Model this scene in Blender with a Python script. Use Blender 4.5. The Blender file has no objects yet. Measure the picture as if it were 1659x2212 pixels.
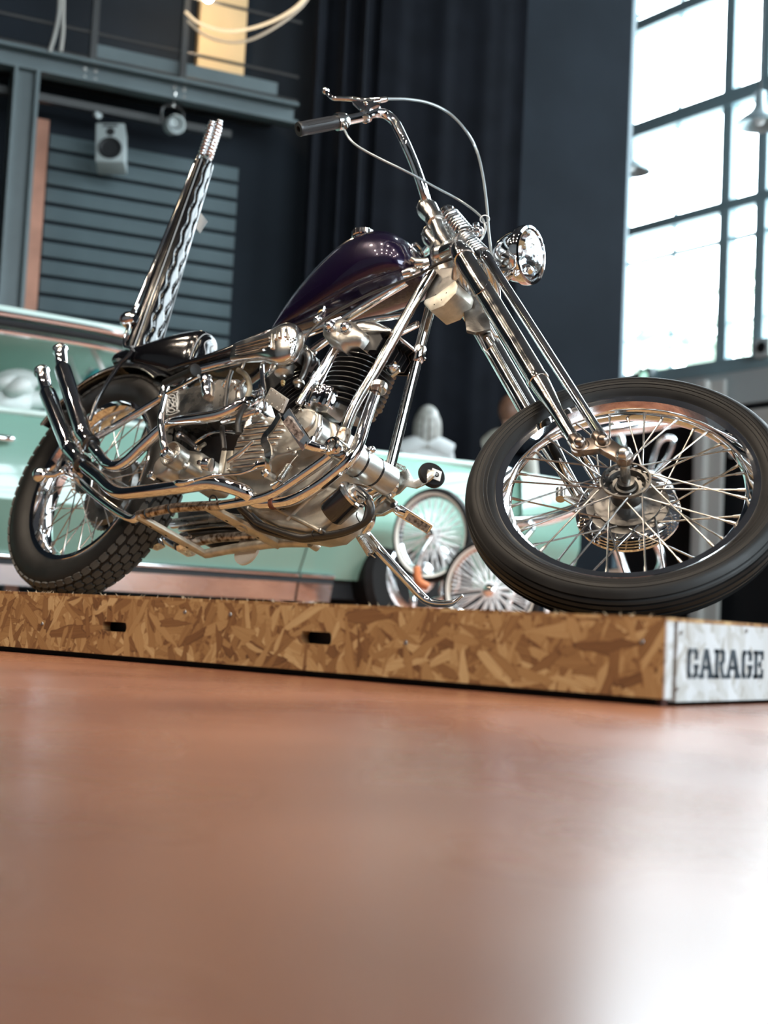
import bpy, bmesh, math, random
from mathutils import Vector, Matrix, noise
random.seed(7)
V = Vector
scn = bpy.context.scene
col = scn.collection

# ---------------------------------------------------------------- camera
IMG_W, IMG_H, FPX = 1659.0, 2212.0, 3082.4
CAM = V((0.877995, -1.652248, 0.090878))
C_FW = V((-0.631843, 0.771287, 0.076748))
C_RT = V((0.775020, 0.630066, 0.048592))
C_UP = V((0.010878, -0.090184, 0.995866))
cd = bpy.data.cameras.new('camera')
cam = bpy.data.objects.new('camera', cd)
col.objects.link(cam)
cam.matrix_world = Matrix(((C_RT.x, C_UP.x, -C_FW.x, CAM.x), (C_RT.y, C_UP.y, -C_FW.y, CAM.y),
                           (C_RT.z, C_UP.z, -C_FW.z, CAM.z), (0, 0, 0, 1)))
cd.sensor_fit = 'VERTICAL'
cd.sensor_height = 36.0
cd.sensor_width = 27.0
cd.lens = FPX / IMG_H * 36.0
cd.clip_start = 0.01
cd.clip_end = 200
cd.dof.use_dof = True
cd.dof.focus_distance = 3.08
cd.dof.aperture_fstop = 3.2
scn.camera = cam

# ---------------------------------------------------------------- colour management and sky
scn.view_settings.view_transform = 'Standard'
scn.view_settings.look = 'None'
scn.view_settings.exposure = 0.3
scn.view_settings.gamma = 1.0
scn.view_settings.use_curve_mapping = False
world = bpy.data.worlds.new('overcast_sky')
scn.world = world
world.use_nodes = True
bg = world.node_tree.nodes['Background']
bg.inputs[0].default_value = (0.80, 0.93, 1.0, 1)
bg.inputs[1].default_value = 14.0
LAMP_POWER = 11.0

# ---------------------------------------------------------------- reading positions: a pixel ray cut by a plane that the thing stands in
def ray(px, py):
    return C_FW + C_RT * ((px - IMG_W / 2) / FPX) - C_UP * ((py - IMG_H / 2) / FPX)
def at_depth(px, py, d):
    return CAM + ray(px, py) * d
def on_plane(px, py, o, n):
    d = ray(px, py)
    return CAM + d * ((o - CAM).dot(n) / d.dot(n))
H_PLAT = 0.1146
# motorcycle frame: x forward, y left, z up, leaning on its stand
B_O = V((-2.287839, 0.814506, 0.118088))
B_X = V((0.997969, -0.063704, 0.0))
B_R = V((-0.059744, -0.935932, 0.347076))
B_Z = V((0.022110, 0.346371, 0.937837))
F_C = V((-0.517308, 0.796259, 0.367442))
F_N = V((0.310855, -0.698374, 0.644704))
B_MAT = Matrix(((B_X.x, -B_R.x, B_Z.x, B_O.x), (B_X.y, -B_R.y, B_Z.y, B_O.y), (B_X.z, -B_R.z, B_Z.z, B_O.z), (0, 0, 0, 1)))
def to_bike(p):
    p = p - B_O
    return V((p.dot(B_X), -p.dot(B_R), p.dot(B_Z)))
def dir_bike(d):
    return V((d.dot(B_X), -d.dot(B_R), d.dot(B_Z)))
VIEWS = dict(S=(0, 0, 1), A=(0, 700, 3.318), B=(300, 680, 4.0975), C=(480, 660, 3.95), D=(580, 440, 3.95), E=(620, 170, 2.8603),
             F=(860, 440, 3.6065), G=(1000, 800, 2.5175), H=(740, 920, 3.318), I=(250, 230, 3.881), J=(480, 860, 6.38),
             K=(640, 660, 6.38), L=(480, 660, 6.9125), N=(300, 920, 7.54), O=(860, 430, 6.9125), P=(640, 960, 6.38))
def q(c, x, y, v=0.0):      # point of the bike at sideways offset v (metres, right positive)
    o = VIEWS[c]
    return to_bike(on_plane(o[0] + x / o[2], o[1] + y / o[2], B_O + B_R * v, B_R))
def qf(c, x, y, v=0.0):     # the same for the steered fork
    o = VIEWS[c]
    return to_bike(on_plane(o[0] + x / o[2], o[1] + y / o[2], F_C + F_N * v, F_N))
RT = V((0, -1, 0))          # rider's right in bike space
NF = dir_bike(F_N)
FC = to_bike(F_C)
CAM_B = to_bike(CAM)
def mir(p): return V((p.x, -p.y, p.z))
def fmir(p): return p - NF * (2 * (p - FC).dot(NF))
STEER_AX = V((-0.721, 0, 0.692)).normalized()
FF = (Matrix.Rotation(0.538, 3, STEER_AX) @ V((1, 0, 0)))   # fork's forward
FD = -STEER_AX                                               # down along the fork

# ---------------------------------------------------------------- mesh builder
def catmull(pts, k):
    if len(pts) < 3 or k < 2:
        return list(pts)
    out = []
    n = len(pts)
    for i in range(n - 1):
        p0 = pts[i - 1] if i else pts[0] * 2 - pts[1]
        p1, p2 = pts[i], pts[i + 1]
        p3 = pts[i + 2] if i + 2 < n else pts[-1] * 2 - pts[-2]
        for j in range(k):
            t = j / k
            out.append(0.5 * ((2 * p1) + (p2 - p0) * t + (2 * p0 - 5 * p1 + 4 * p2 - p3) * t * t + (3 * p1 - p0 - 3 * p2 + p3) * t ** 3))
    out.append(pts[-1])
    return out
def frame_of(ax):
    ax = ax.normalized()
    h = V((0, 0, 1)) if abs(ax.z) < 0.9 else V((1, 0, 0))
    a = ax.cross(h).normalized()
    return a, ax.cross(a).normalized()
class MB:
    def __init__(self):
        self.v, self.f = [], []
    def add(self, vs, fs):
        o = len(self.v)
        self.v += [V(x) for x in vs]
        self.f += [[i + o for i in f] for f in fs]
        return self
    def rings(self, rings, caps=True, closed=False):
        n = len(rings[0]); m = len(rings)
        vs = [p for r in rings for p in r]
        fs = []
        for i in range(m if closed else m - 1):
            for j in range(n):
                a, b = i * n + j, i * n + (j + 1) % n
                c, d = ((i + 1) % m) * n + (j + 1) % n, ((i + 1) % m) * n + j
                fs.append([a, b, c, d])
        if caps and not closed:
            fs.append(list(range(n))[::-1]); fs.append([(m - 1) * n + j for j in range(n)])
        return self.add(vs, fs)
    def tube(self, pts, r, n=12, k=6, caps=True, closed=False):
        pts = [V(p) for p in pts]
        rr = list(r) if isinstance(r, (list, tuple)) else [r] * len(pts)
        p4 = [V((p.x, p.y, p.z, s)) for p, s in zip(pts, rr)]
        if closed:
            p4 = p4 + [p4[0]]
        p4 = catmull(p4, k) if len(p4) > 2 else p4
        if closed:
            p4 = p4[:-1]
        P = [V(x[:3]) for x in p4]; R = [x[3] for x in p4]
        m = len(P)
        rings = []
        nrm = None
        for i in range(m):
            t = (P[(i + 1) % m] - P[i - 1]) if (closed or 0 < i < m - 1) else (P[1] - P[0] if i == 0 else P[-1] - P[-2])
            t.normalize()
            if nrm is None:
                nrm = frame_of(t)[0]
            else:
                nrm = (nrm - t * nrm.dot(t)).normalized()
            b = t.cross(nrm)
            rings.append([P[i] + (nrm * math.cos(2 * math.pi * j / n) + b * math.sin(2 * math.pi * j / n)) * R[i] for j in range(n)])
        return self.rings(rings, caps, closed)
    def lathe(self, o, ax, prof, n=24, caps=True, closed=False):
        ax = ax.normalized(); a, b = frame_of(ax)
        rings = [[o + ax * t + (a * math.cos(2 * math.pi * j / n) + b * math.sin(2 * math.pi * j / n)) * max(r, 1e-5) for j in range(n)] for t, r in prof]
        return self.rings(rings, caps, closed)
    def cyl(self, p0, p1, r, n=16, r2=None):
        d = p1 - p0
        return self.lathe(p0, d, [(0, r), (d.length, r if r2 is None else r2)], n)
    def box(self, c, X, Y, Z):
        vs = [c + X * sx + Y * sy + Z * sz for sx in (-1, 1) for sy in (-1, 1) for sz in (-1, 1)]
        return self.add(vs, [[0, 1, 3, 2], [4, 6, 7, 5], [0, 4, 5, 1], [2, 3, 7, 6], [0, 2, 6, 4], [1, 5, 7, 3]])
    def abox(self, x0, x1, y0, y1, z0, z1):
        return self.box(V(((x0 + x1) / 2, (y0 + y1) / 2, (z0 + z1) / 2)), V(((x1 - x0) / 2, 0, 0)), V((0, (y1 - y0) / 2, 0)), V((0, 0, (z1 - z0) / 2)))
    def prism(self, poly, d):
        n = len(poly)
        vs = [V(p) for p in poly] + [V(p) + d for p in poly]
        fs = [list(range(n))[::-1], list(range(n, 2 * n))] + [[i, (i + 1) % n, n + (i + 1) % n, n + i] for i in range(n)]
        return self.add(vs, fs)
    def ball(self, c, r, n=16, m=10, sc=None):
        X, Y, Z = sc if sc else (V((r, 0, 0)), V((0, r, 0)), V((0, 0, r)))
        rings = []
        for i in range(m + 1):
            th = math.pi * i / m
            s = max(math.sin(th), 1e-4)
            rings.append([c + Z * -math.cos(th) + (X * math.cos(2 * math.pi * j / n) + Y * math.sin(2 * math.pi * j / n)) * s for j in range(n)])
        return self.rings(rings, True)
    def torus(self, c, ax, R, r, n=48, m=12, a0=0.0, a1=2 * math.pi):
        ax = ax.normalized(); a, b = frame_of(ax)
        full = abs(a1 - a0 - 2 * math.pi) < 1e-6
        rings = []
        for i in range(n if full else n + 1):
            t = a0 + (a1 - a0) * i / n
            e = a * math.cos(t) + b * math.sin(t)
            rings.append([c + e * (R + r * math.cos(2 * math.pi * j / m)) + ax * (r * math.sin(2 * math.pi * j / m)) for j in range(m)])
        return self.rings(rings, not full, full)
    def coil(self, p0, p1, R, r, turns, per=14, n=6):
        ax = (p1 - p0); a, b = frame_of(ax)
        N = int(turns * per)
        pts = [p0 + ax * (i / N) + (a * math.cos(2 * math.pi * i / per) + b * math.sin(2 * math.pi * i / per)) * R for i in range(N + 1)]
        return self.tube(pts, r, n, 1)
    def mesh(self, name, sharp=38, bevel=0, seg=2):
        me = bpy.data.meshes.new(name)
        bm = bmesh.new()
        vs = [bm.verts.new(v) for v in self.v]
        for f in self.f:
            try:
                bm.faces.new([vs[i] for i in f])
            except ValueError:
                pass
        bmesh.ops.remove_doubles(bm, verts=bm.verts, dist=1e-6)
        bmesh.ops.recalc_face_normals(bm, faces=bm.faces)
        if bevel:
            es = [e for e in bm.edges if len(e.link_faces) == 2 and e.calc_face_angle(0) > 0.6]
            bmesh.ops.bevel(bm, geom=es, offset=bevel, segments=seg, affect='EDGES', profile=0.6)
        bm.to_mesh(me); bm.free()
        for p in me.polygons:
            p.use_smooth = True
        me.set_sharp_from_angle(angle=math.radians(sharp))
        return me
    def build(self, name, mat, parent=None, sharp=38, bevel=0, seg=2, label=None):
        o = bpy.data.objects.new(name, self.mesh(name, sharp, bevel, seg))
        o.data.materials.append(mat)
        col.objects.link(o)
        if parent:
            o.parent = parent
        if label:
            o['label'] = label
        return o
def tag(o, label, cat, group=None, kind=None):
    o['label'] = label; o['category'] = cat
    if group: o['group'] = group
    if kind: o['kind'] = kind
    return o
def struct(o, label=None):
    o['kind'] = 'structure'
    if label: o['label'] = label
    return o
def empty(name, label, cat, mat=None, group=None):
    o = bpy.data.objects.new(name, None)
    o.empty_display_size = 0.05
    col.objects.link(o)
    if mat is not None:
        o.matrix_world = mat
    return tag(o, label, cat, group)
def inst(src, parent, mat):
    o = bpy.data.objects.new(src.name, src.data)
    col.objects.link(o); o.parent = parent
    o.matrix_basis = mat
    return o
def xf(x, y, z, o):         # matrix from axes and origin
    return Matrix(((x.x, y.x, z.x, o.x), (x.y, y.y, z.y, o.y), (x.z, y.z, z.z, o.z), (0, 0, 0, 1)))
def cut(o, cutters):        # holes sawn through a board
    for c in cutters:
        m = o.modifiers.new('hole', 'BOOLEAN'); m.operation = 'DIFFERENCE'; m.object = c; m.solver = 'EXACT'
    dg = bpy.context.evaluated_depsgraph_get()
    me = bpy.data.meshes.new_from_object(o.evaluated_get(dg))
    o.modifiers.clear(); o.data = me
    for c in cutters:
        bpy.data.objects.remove(c)

# ---------------------------------------------------------------- materials
def new_mat(name):
    m = bpy.data.materials.new(name); m.use_nodes = True
    nt = m.node_tree
    return m, nt, nt.nodes['Principled BSDF']
def mat(name, c, rough=0.5, metal=0.0, coat=0.0, coat_rough=0.03, var=0.0, vscale=8.0, rvar=0.0, bump=0.0, bscale=60.0, c2=None, emit=None, estr=0.0, spec=0.5, trans=0.0):
    m, nt, b = new_mat(name)
    b.inputs['Base Color'].default_value = (*c, 1)
    b.inputs['Roughness'].default_value = rough
    b.inputs['Metallic'].default_value = metal
    b.inputs['Coat Weight'].default_value = coat
    b.inputs['Coat Roughness'].default_value = coat_rough
    b.inputs['Specular IOR Level'].default_value = spec
    b.inputs['Transmission Weight'].default_value = trans
    if emit:
        b.inputs['Emission Color'].default_value = (*emit, 1); b.inputs['Emission Strength'].default_value = estr
    tc = nt.nodes.new('ShaderNodeTexCoord')
    if var or c2 or rvar:
        n = nt.nodes.new('ShaderNodeTexNoise'); n.inputs['Scale'].default_value = vscale; n.inputs['Detail'].default_value = 5
        nt.links.new(tc.outputs['Object'], n.inputs['Vector'])
        if var or c2:
            r = nt.nodes.new('ShaderNodeValToRGB')
            d = c2 if c2 else tuple(max(0, x * (1 - var)) for x in c)
            r.color_ramp.elements[0].color = (*d, 1); r.color_ramp.elements[1].color = (*c, 1)
            r.color_ramp.elements[0].position = 0.36; r.color_ramp.elements[1].position = 0.62
            nt.links.new(n.outputs['Fac'], r.inputs['Fac']); nt.links.new(r.outputs['Color'], b.inputs['Base Color'])
        if rvar:
            mr = nt.nodes.new('ShaderNodeMapRange')
            mr.inputs['From Min'].default_value = 0.3; mr.inputs['From Max'].default_value = 0.7
            mr.inputs['To Min'].default_value = max(0, rough - rvar); mr.inputs['To Max'].default_value = rough + rvar
            nt.links.new(n.outputs['Fac'], mr.inputs['Value']); nt.links.new(mr.outputs['Result'], b.inputs['Roughness'])
    if bump:
        n2 = nt.nodes.new('ShaderNodeTexNoise'); n2.inputs['Scale'].default_value = bscale; n2.inputs['Detail'].default_value = 4
        nt.links.new(tc.outputs['Object'], n2.inputs['Vector'])
        bp = nt.nodes.new('ShaderNodeBump'); bp.inputs['Strength'].default_value = bump; bp.inputs['Distance'].default_value = 0.002
        nt.links.new(n2.outputs['Fac'], bp.inputs['Height']); nt.links.new(bp.outputs['Normal'], b.inputs['Normal'])
    return m
M = {}
M['chrome'] = mat('chrome', (0.86, 0.86, 0.87), 0.05, 1.0, rvar=0.03, vscale=14)
M['chrome_worn'] = mat('worn_chrome', (0.74, 0.72, 0.69), 0.10, 1.0, rvar=0.05, vscale=40, bump=0.06, bscale=160)
M['chrome_rust'] = mat('rusty_chrome', (0.62, 0.56, 0.50), 0.30, 0.9, c2=(0.10, 0.055, 0.03), vscale=70, bump=0.4, bscale=120)
M['steel'] = mat('bare_steel', (0.55, 0.53, 0.50), 0.26, 1.0, rvar=0.08, vscale=20)
M['alu'] = mat('cast_aluminium', (0.62, 0.60, 0.56), 0.36, 1.0, var=0.25, vscale=18, rvar=0.08, bump=0.15, bscale=220)
M['alu_polished'] = mat('polished_aluminium', (0.78, 0.76, 0.73), 0.20, 1.0, rvar=0.07, vscale=25)
M['alu_dusty'] = mat('dusty_aluminium', (0.56, 0.53, 0.47), 0.45, 0.75, var=0.3, vscale=22, bump=0.2, bscale=150)
M['cream_steel'] = mat('dull_bare_frame_steel', (0.62, 0.58, 0.50), 0.42, 0.7, var=0.3, vscale=30, bump=0.2, bscale=120)
M['black_paint'] = mat('black_gloss_enamel', (0.010, 0.010, 0.012), 0.22, 0.0, coat=0.6)
M['black_fin'] = mat('black_fin_enamel', (0.018, 0.018, 0.020), 0.34, 0.0, coat=0.3)
M['leather'] = mat('black_vinyl', (0.003, 0.003, 0.004), 0.12, 0.0, coat=0.5, bump=0.05, bscale=300)
M['thread'] = mat('pale_thread', (0.55, 0.56, 0.58), 0.6)
M['rubber'] = mat('black_rubber', (0.008, 0.0075, 0.0075), 0.50, spec=0.25, var=0.3, vscale=12, rvar=0.1)
M['rubber_tread'] = mat('worn_tread_rubber', (0.06, 0.056, 0.05), 0.75, var=0.35, vscale=25)
M['hose'] = mat('hose_rubber', (0.018, 0.016, 0.015), 0.42)
M['hose_old'] = mat('aged_oil_hose', (0.20, 0.17, 0.12), 0.45, var=0.4, vscale=30)
M['orange_chrome'] = mat('satin_pedal_steel', (0.80, 0.76, 0.72), 0.42, 0.9)
M['red_glass'] = mat('red_lens', (0.10, 0.004, 0.008), 0.1, coat=1)
M['screw'] = mat('zinc_screw', (0.35, 0.34, 0.33), 0.35, 1.0)
M['dark_cast'] = mat('dark_cast_steel', (0.20, 0.19, 0.18), 0.36, 1.0, var=0.35, vscale=30, bump=0.25, bscale=140)
M['spring'] = mat('satin_spring_steel', (0.62, 0.63, 0.64), 0.22, 1.0)
M['spoke'] = mat('dull_spoke_steel', (0.42, 0.41, 0.40), 0.24, 1.0)
M['rocker_steel'] = mat('dark_brown_steel', (0.24, 0.20, 0.175), 0.28, 1.0)
M['hole'] = mat('dark_bore', (0.004, 0.004, 0.004), 0.9)
M['white_sticker'] = mat('white_ink', (0.75, 0.76, 0.76), 0.4)
# purple flake paint
m, nt, b = new_mat('purple_flake_paint')
b.inputs['Metallic'].default_value = 0.5; b.inputs['Roughness'].default_value = 0.24
b.inputs['Coat Weight'].default_value = 1.0; b.inputs['Coat Roughness'].default_value = 0.015
tc = nt.nodes.new('ShaderNodeTexCoord')
vo = nt.nodes.new('ShaderNodeTexVoronoi'); vo.inputs['Scale'].default_value = 900
nt.links.new(tc.outputs['Object'], vo.inputs['Vector'])
mv = nt.nodes.new('ShaderNodeMix'); mv.data_type = 'RGBA'; mv.blend_type = 'MULTIPLY'; mv.inputs['Factor'].default_value = 0.35
mv.inputs['A'].default_value = (0.012, 0.004, 0.032, 1); nt.links.new(vo.outputs['Color'], mv.inputs['B'])
nt.links.new(mv.outputs['Result'], b.inputs['Base Color'])
M['purple'] = m
# lens glass
m, nt, b = new_mat('fluted_lens_glass')
b.inputs['Base Color'].default_value = (0.92, 0.97, 1, 1); b.inputs['Roughness'].default_value = 0.04
b.inputs['Transmission Weight'].default_value = 1.0; b.inputs['IOR'].default_value = 1.45
tc = nt.nodes.new('ShaderNodeTexCoord'); wv = nt.nodes.new('ShaderNodeTexWave'); wv.inputs['Scale'].default_value = 28; wv.inputs['Distortion'].default_value = 2.5
nt.links.new(tc.outputs['Object'], wv.inputs['Vector'])
bp = nt.nodes.new('ShaderNodeBump'); bp.inputs['Strength'].default_value = 0.5; bp.inputs['Distance'].default_value = 0.003
nt.links.new(wv.outputs['Fac'], bp.inputs['Height']); nt.links.new(bp.outputs['Normal'], b.inputs['Normal'])
M['lens'] = m
# oriented strand board: overlapping flakes of several directions, each with its own colour and grain
def osb(name, white=False, plane='xz'):
    m, nt, b = new_mat(name)
    N, Lk = nt.nodes.new, nt.links.new
    tc = N('ShaderNodeTexCoord')
    sx = N('ShaderNodeSeparateXYZ'); Lk(tc.outputs['Object'], sx.inputs[0])
    cx = N('ShaderNodeCombineXYZ'); Lk(sx.outputs['X' if plane[0] == 'x' else 'Y'], cx.inputs[0]); Lk(sx.outputs['Z' if plane[1] == 'z' else 'Y'], cx.inputs[1])
    cur_c = cur_p = None
    rnd = random.Random(3)
    for i, (ang, sc, st) in enumerate([(6, 58, 4.0), (-38, 62, 4.4), (55, 66, 4.2), (-74, 60, 3.6), (26, 74, 4.6), (96, 84, 3.4), (-16, 95, 4.0), (68, 120, 5.0)]):
        mp = N('ShaderNodeMapping'); mp.vector_type = 'TEXTURE'
        mp.inputs['Rotation'].default_value = (0, 0, math.radians(ang))
        mp.inputs['Location'].default_value = (rnd.random() * 5, rnd.random() * 5, 0)
        mp.inputs['Scale'].default_value = (st, 1, 1)
        Lk(cx.outputs[0], mp.inputs['Vector'])
        nz = N('ShaderNodeTexNoise'); nz.inputs['Scale'].default_value = 70; nz.noise_dimensions = '2D'
        Lk(mp.outputs['Vector'], nz.inputs['Vector'])
        md = N('ShaderNodeVectorMath'); md.operation = 'MULTIPLY_ADD'; md.inputs[1].default_value = (0.008, 0.008, 0)
        Lk(nz.outputs['Color'], md.inputs[0]); Lk(mp.outputs['Vector'], md.inputs[2])
        vo = N('ShaderNodeTexVoronoi'); vo.voronoi_dimensions = '2D'; vo.inputs['Scale'].default_value = sc
        Lk(md.outputs['Vector'], vo.inputs['Vector'])
        ve = N('ShaderNodeTexVoronoi'); ve.voronoi_dimensions = '2D'; ve.feature = 'DISTANCE_TO_EDGE'; ve.inputs['Scale'].default_value = sc
        Lk(md.outputs['Vector'], ve.inputs['Vector'])
        sp = N('ShaderNodeSeparateColor'); Lk(vo.outputs['Color'], sp.inputs['Color'])
        gr = N('ShaderNodeTexNoise'); gr.inputs['Scale'].default_value = 130; gr.inputs['Detail'].default_value = 6; gr.inputs['Roughness'].default_value = 0.7; gr.noise_dimensions = '2D'
        gm = N('ShaderNodeMapping'); gm.inputs['Scale'].default_value = (0.3, 3.5, 1)
        Lk(mp.outputs['Vector'], gm.inputs['Vector']); Lk(gm.outputs['Vector'], gr.inputs['Vector'])
        ramp = N('ShaderNodeValToRGB'); cr = ramp.color_ramp
        cols = [(0.075, 0.030, 0.012), (0.175, 0.082, 0.031), (0.275, 0.148, 0.058), (0.36, 0.215, 0.092), (0.55, 0.39, 0.20)]
        if white:
            cols = [(0.14, 0.115, 0.085), (0.31, 0.29, 0.26), (0.42, 0.42, 0.41), (0.46, 0.47, 0.475), (0.54, 0.555, 0.57)]
        while len(cr.elements) < 5: cr.elements.new(0.5)
        for e, pz, cc in zip(cr.elements, (0.0, 0.22, 0.5, 0.74, 1.0), cols):
            e.position = pz; e.color = (*cc, 1)
        ad = N('ShaderNodeMath'); ad.operation = 'MULTIPLY_ADD'; ad.inputs[1].default_value = 0.42 if not white else 0.3
        Lk(gr.outputs['Fac'], ad.inputs[0])
        sb = N('ShaderNodeMath'); sb.operation = 'MULTIPLY_ADD'; sb.inputs[1].default_value = 0.74 if not white else 0.7; sb.inputs[2].default_value = -0.08 if not white else 0.12
        Lk(sp.outputs['Green'], sb.inputs[0]); Lk(sb.outputs[0], ad.inputs[2])
        ed = N('ShaderNodeMapRange'); ed.inputs['From Max'].default_value = 0.05; ed.inputs['To Min'].default_value = -0.26 if not white else -0.06; ed.inputs['To Max'].default_value = 0.0
        Lk(ve.outputs['Distance'], ed.inputs['Value'])
        a2 = N('ShaderNodeMath'); a2.operation = 'ADD'; Lk(ad.outputs[0], a2.inputs[0]); Lk(ed.outputs['Result'], a2.inputs[1])
        Lk(a2.outputs[0], ramp.inputs['Fac'])
        if cur_c is None:
            cur_c, cur_p = ramp.outputs['Color'], sp.outputs['Red']
        else:
            gt = N('ShaderNodeMath'); gt.operation = 'GREATER_THAN'; Lk(sp.outputs['Red'], gt.inputs[0]); Lk(cur_p, gt.inputs[1])
            mc = N('ShaderNodeMix'); mc.data_type = 'RGBA'; Lk(gt.outputs[0], mc.inputs['Factor']); Lk(cur_c, mc.inputs['A']); Lk(ramp.outputs['Color'], mc.inputs['B'])
            mp2 = N('ShaderNodeMath'); mp2.operation = 'MAXIMUM'; Lk(sp.outputs['Red'], mp2.inputs[0]); Lk(cur_p, mp2.inputs[1])
            cur_c, cur_p = mc.outputs['Result'], mp2.outputs[0]
    Lk(cur_c, b.inputs['Base Color'])
    b.inputs['Roughness'].default_value = 0.6
    b.inputs['Specular IOR Level'].default_value = 0.3
    bp = N('ShaderNodeBump'); bp.inputs['Strength'].default_value = 0.25; bp.inputs['Distance'].default_value = 0.001
    Lk(cur_p, bp.inputs['Height']); Lk(bp.outputs['Normal'], b.inputs['Normal'])
    return m
M['osb'] = osb('strand_board')
M['osb_white'] = osb('white_painted_strand_board', True, 'yz')
M['osb_top'] = osb('strand_board_deck', False, 'xy')
# ================================================================ the hall
def v2(p): return V((p.x, p.y, 0))
LW_D = V((math.sin(math.radians(26)), math.cos(math.radians(26)), 0))     # along the left wall, away from the camera
LW_N = V((LW_D.y, -LW_D.x, 0))                                            # into the hall
LW_P = v2(at_depth(275, 1200, 10.0))
WW_D = V((0.964, -0.266, 0)).normalized()                                 # along the window wall, to the right
WW_N = V((WW_D.y, -WW_D.x, 0))                                            # into the hall
WW_P = v2(at_depth(1358, 1200, 15.0))
UPZ = V((0, 0, 1))
def lw(px, py, off=0.0): return on_plane(px, py, LW_P + LW_N * off, LW_N)
def ww(px, py, off=0.0): return on_plane(px, py, WW_P + WW_N * off, WW_N)
def lw_s(p): return (p - LW_P).dot(LW_D)
def ww_s(p): return (p - WW_P).dot(WW_D)
def wall_box(mb, P, D, N, s0, s1, o0, o1, z0, z1):
    c = P + D * ((s0 + s1) / 2) + N * ((o0 + o1) / 2) + UPZ * ((z0 + z1) / 2)
    return mb.box(c, D * ((s1 - s0) / 2), N * ((o1 - o0) / 2), UPZ * ((z1 - z0) / 2))
CEIL = 8.2
# floor material: sealed terracotta-coloured screed, polished
m, nt, b = new_mat('polished_terracotta_floor')
N, Lk = nt.nodes.new, nt.links.new
tc = N('ShaderNodeTexCoord'); n1 = N('ShaderNodeTexNoise'); n1.inputs['Scale'].default_value = 2.2; n1.inputs['Detail'].default_value = 3
Lk(tc.outputs['Object'], n1.inputs['Vector'])
r = N('ShaderNodeValToRGB'); r.color_ramp.elements[0].color = (0.155, 0.058, 0.033, 1); r.color_ramp.elements[1].color = (0.29, 0.125, 0.073, 1)
r.color_ramp.elements[0].position = 0.33; r.color_ramp.elements[1].position = 0.68
Lk(n1.outputs['Fac'], r.inputs['Fac']); Lk(r.outputs['Color'], b.inputs['Base Color'])
n2 = N('ShaderNodeTexNoise'); n2.inputs['Scale'].default_value = 5; n2.inputs['Detail'].default_value = 2
Lk(tc.outputs['Object'], n2.inputs['Vector'])
mr = N('ShaderNodeMapRange'); mr.inputs['To Min'].default_value = 0.20; mr.inputs['To Max'].default_value = 0.36
Lk(n2.outputs['Fac'], mr.inputs['Value']); Lk(mr.outputs['Result'], b.inputs['Roughness'])
b.inputs['IOR'].default_value = 1.45
bp = N('ShaderNodeBump'); bp.inputs['Strength'].default_value = 0.03; bp.inputs['Distance'].default_value = 0.01
n3 = N('ShaderNodeTexNoise'); n3.inputs['Scale'].default_value = 9
Lk(tc.outputs['Object'], n3.inputs['Vector']); Lk(n3.outputs['Fac'], bp.inputs['Height']); Lk(bp.outputs['Normal'], b.inputs['Normal'])
M['floor'] = m
M['wall_dark'] = mat('dark_blue_grey_wall', (0.013, 0.017, 0.023), 0.8, var=0.2, vscale=1.5, spec=0.12)
M['wall_front'] = mat('grey_render', (0.22, 0.22, 0.22), 0.8)
M['plank'] = mat('slate_blue_cladding', (0.075, 0.104, 0.115), 0.6, var=0.15, vscale=3, spec=0.25)
M['drape'] = mat('black_stage_drape', (0.006, 0.007, 0.010), 0.9, var=0.3, vscale=4, spec=0.08)
M['beam'] = mat('grey_painted_steel', (0.08, 0.108, 0.116), 0.45, var=0.15, vscale=4)
M['rail'] = mat('dark_railing_steel', (0.05, 0.05, 0.05), 0.4, 0.6)
M['brick'] = mat('salmon_render', (0.46, 0.22, 0.15), 0.8, var=0.25, vscale=5)
M['frame_blue'] = mat('blue_grey_window_frame', (0.28, 0.40, 0.44), 0.4)
M['ceiling'] = mat('dark_ceiling', (0.05, 0.05, 0.055), 0.9, spec=0.1)
M['tan'] = mat('tan_plaster', (0.55, 0.40, 0.22), 0.8, var=0.1, vscale=2)
M['pale_post'] = mat('lit_pale_post', (0.68, 0.66, 0.62), 0.5)  # pale post, with the light falling on it put into the colour
M['grey_panel'] = mat('light_grey_panel', (0.50, 0.54, 0.54), 0.6)
M['black_void'] = mat('black_panel', (0.006, 0.007, 0.009), 0.6)
m, nt, b = new_mat('clear_window_glass')
nt.nodes.remove(b)
tr = nt.nodes.new('ShaderNodeBsdfTransparent'); gl = nt.nodes.new('ShaderNodeBsdfGlossy'); gl.inputs['Roughness'].default_value = 0.02
mxs = nt.nodes.new('ShaderNodeMixShader'); mxs.inputs[0].default_value = 0.05
nt.links.new(tr.outputs[0], mxs.inputs[1]); nt.links.new(gl.outputs[0], mxs.inputs[2]); nt.links.new(mxs.outputs[0], nt.nodes['Material Output'].inputs[0])
M['pane'] = m

# the hall's ground plan, square to the window wall
HC = [WW_P + WW_D * -9, WW_P + WW_D * 18, WW_P + WW_D * 18 + WW_N * 22, WW_P + WW_D * -9 + WW_N * 22]
struct(MB().prism([p + UPZ * -0.3 for p in HC], UPZ * 0.3).build('floor', M['floor']), 'polished terracotta-coloured concrete floor')
struct(MB().prism([p + UPZ * CEIL for p in HC], UPZ * 0.2).build('ceiling', M['ceiling']), 'dark ceiling high above the hall')
# left wall up to its free end beside the window
S_END = lw_s(lw(1346, 600))
w = MB(); wall_box(w, LW_P, LW_D, LW_N, -16, S_END, -0.30, 0, 0, CEIL)
wall_left = struct(w.build('wall_left', M['wall_dark']), 'dark blue-grey side wall')
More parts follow.
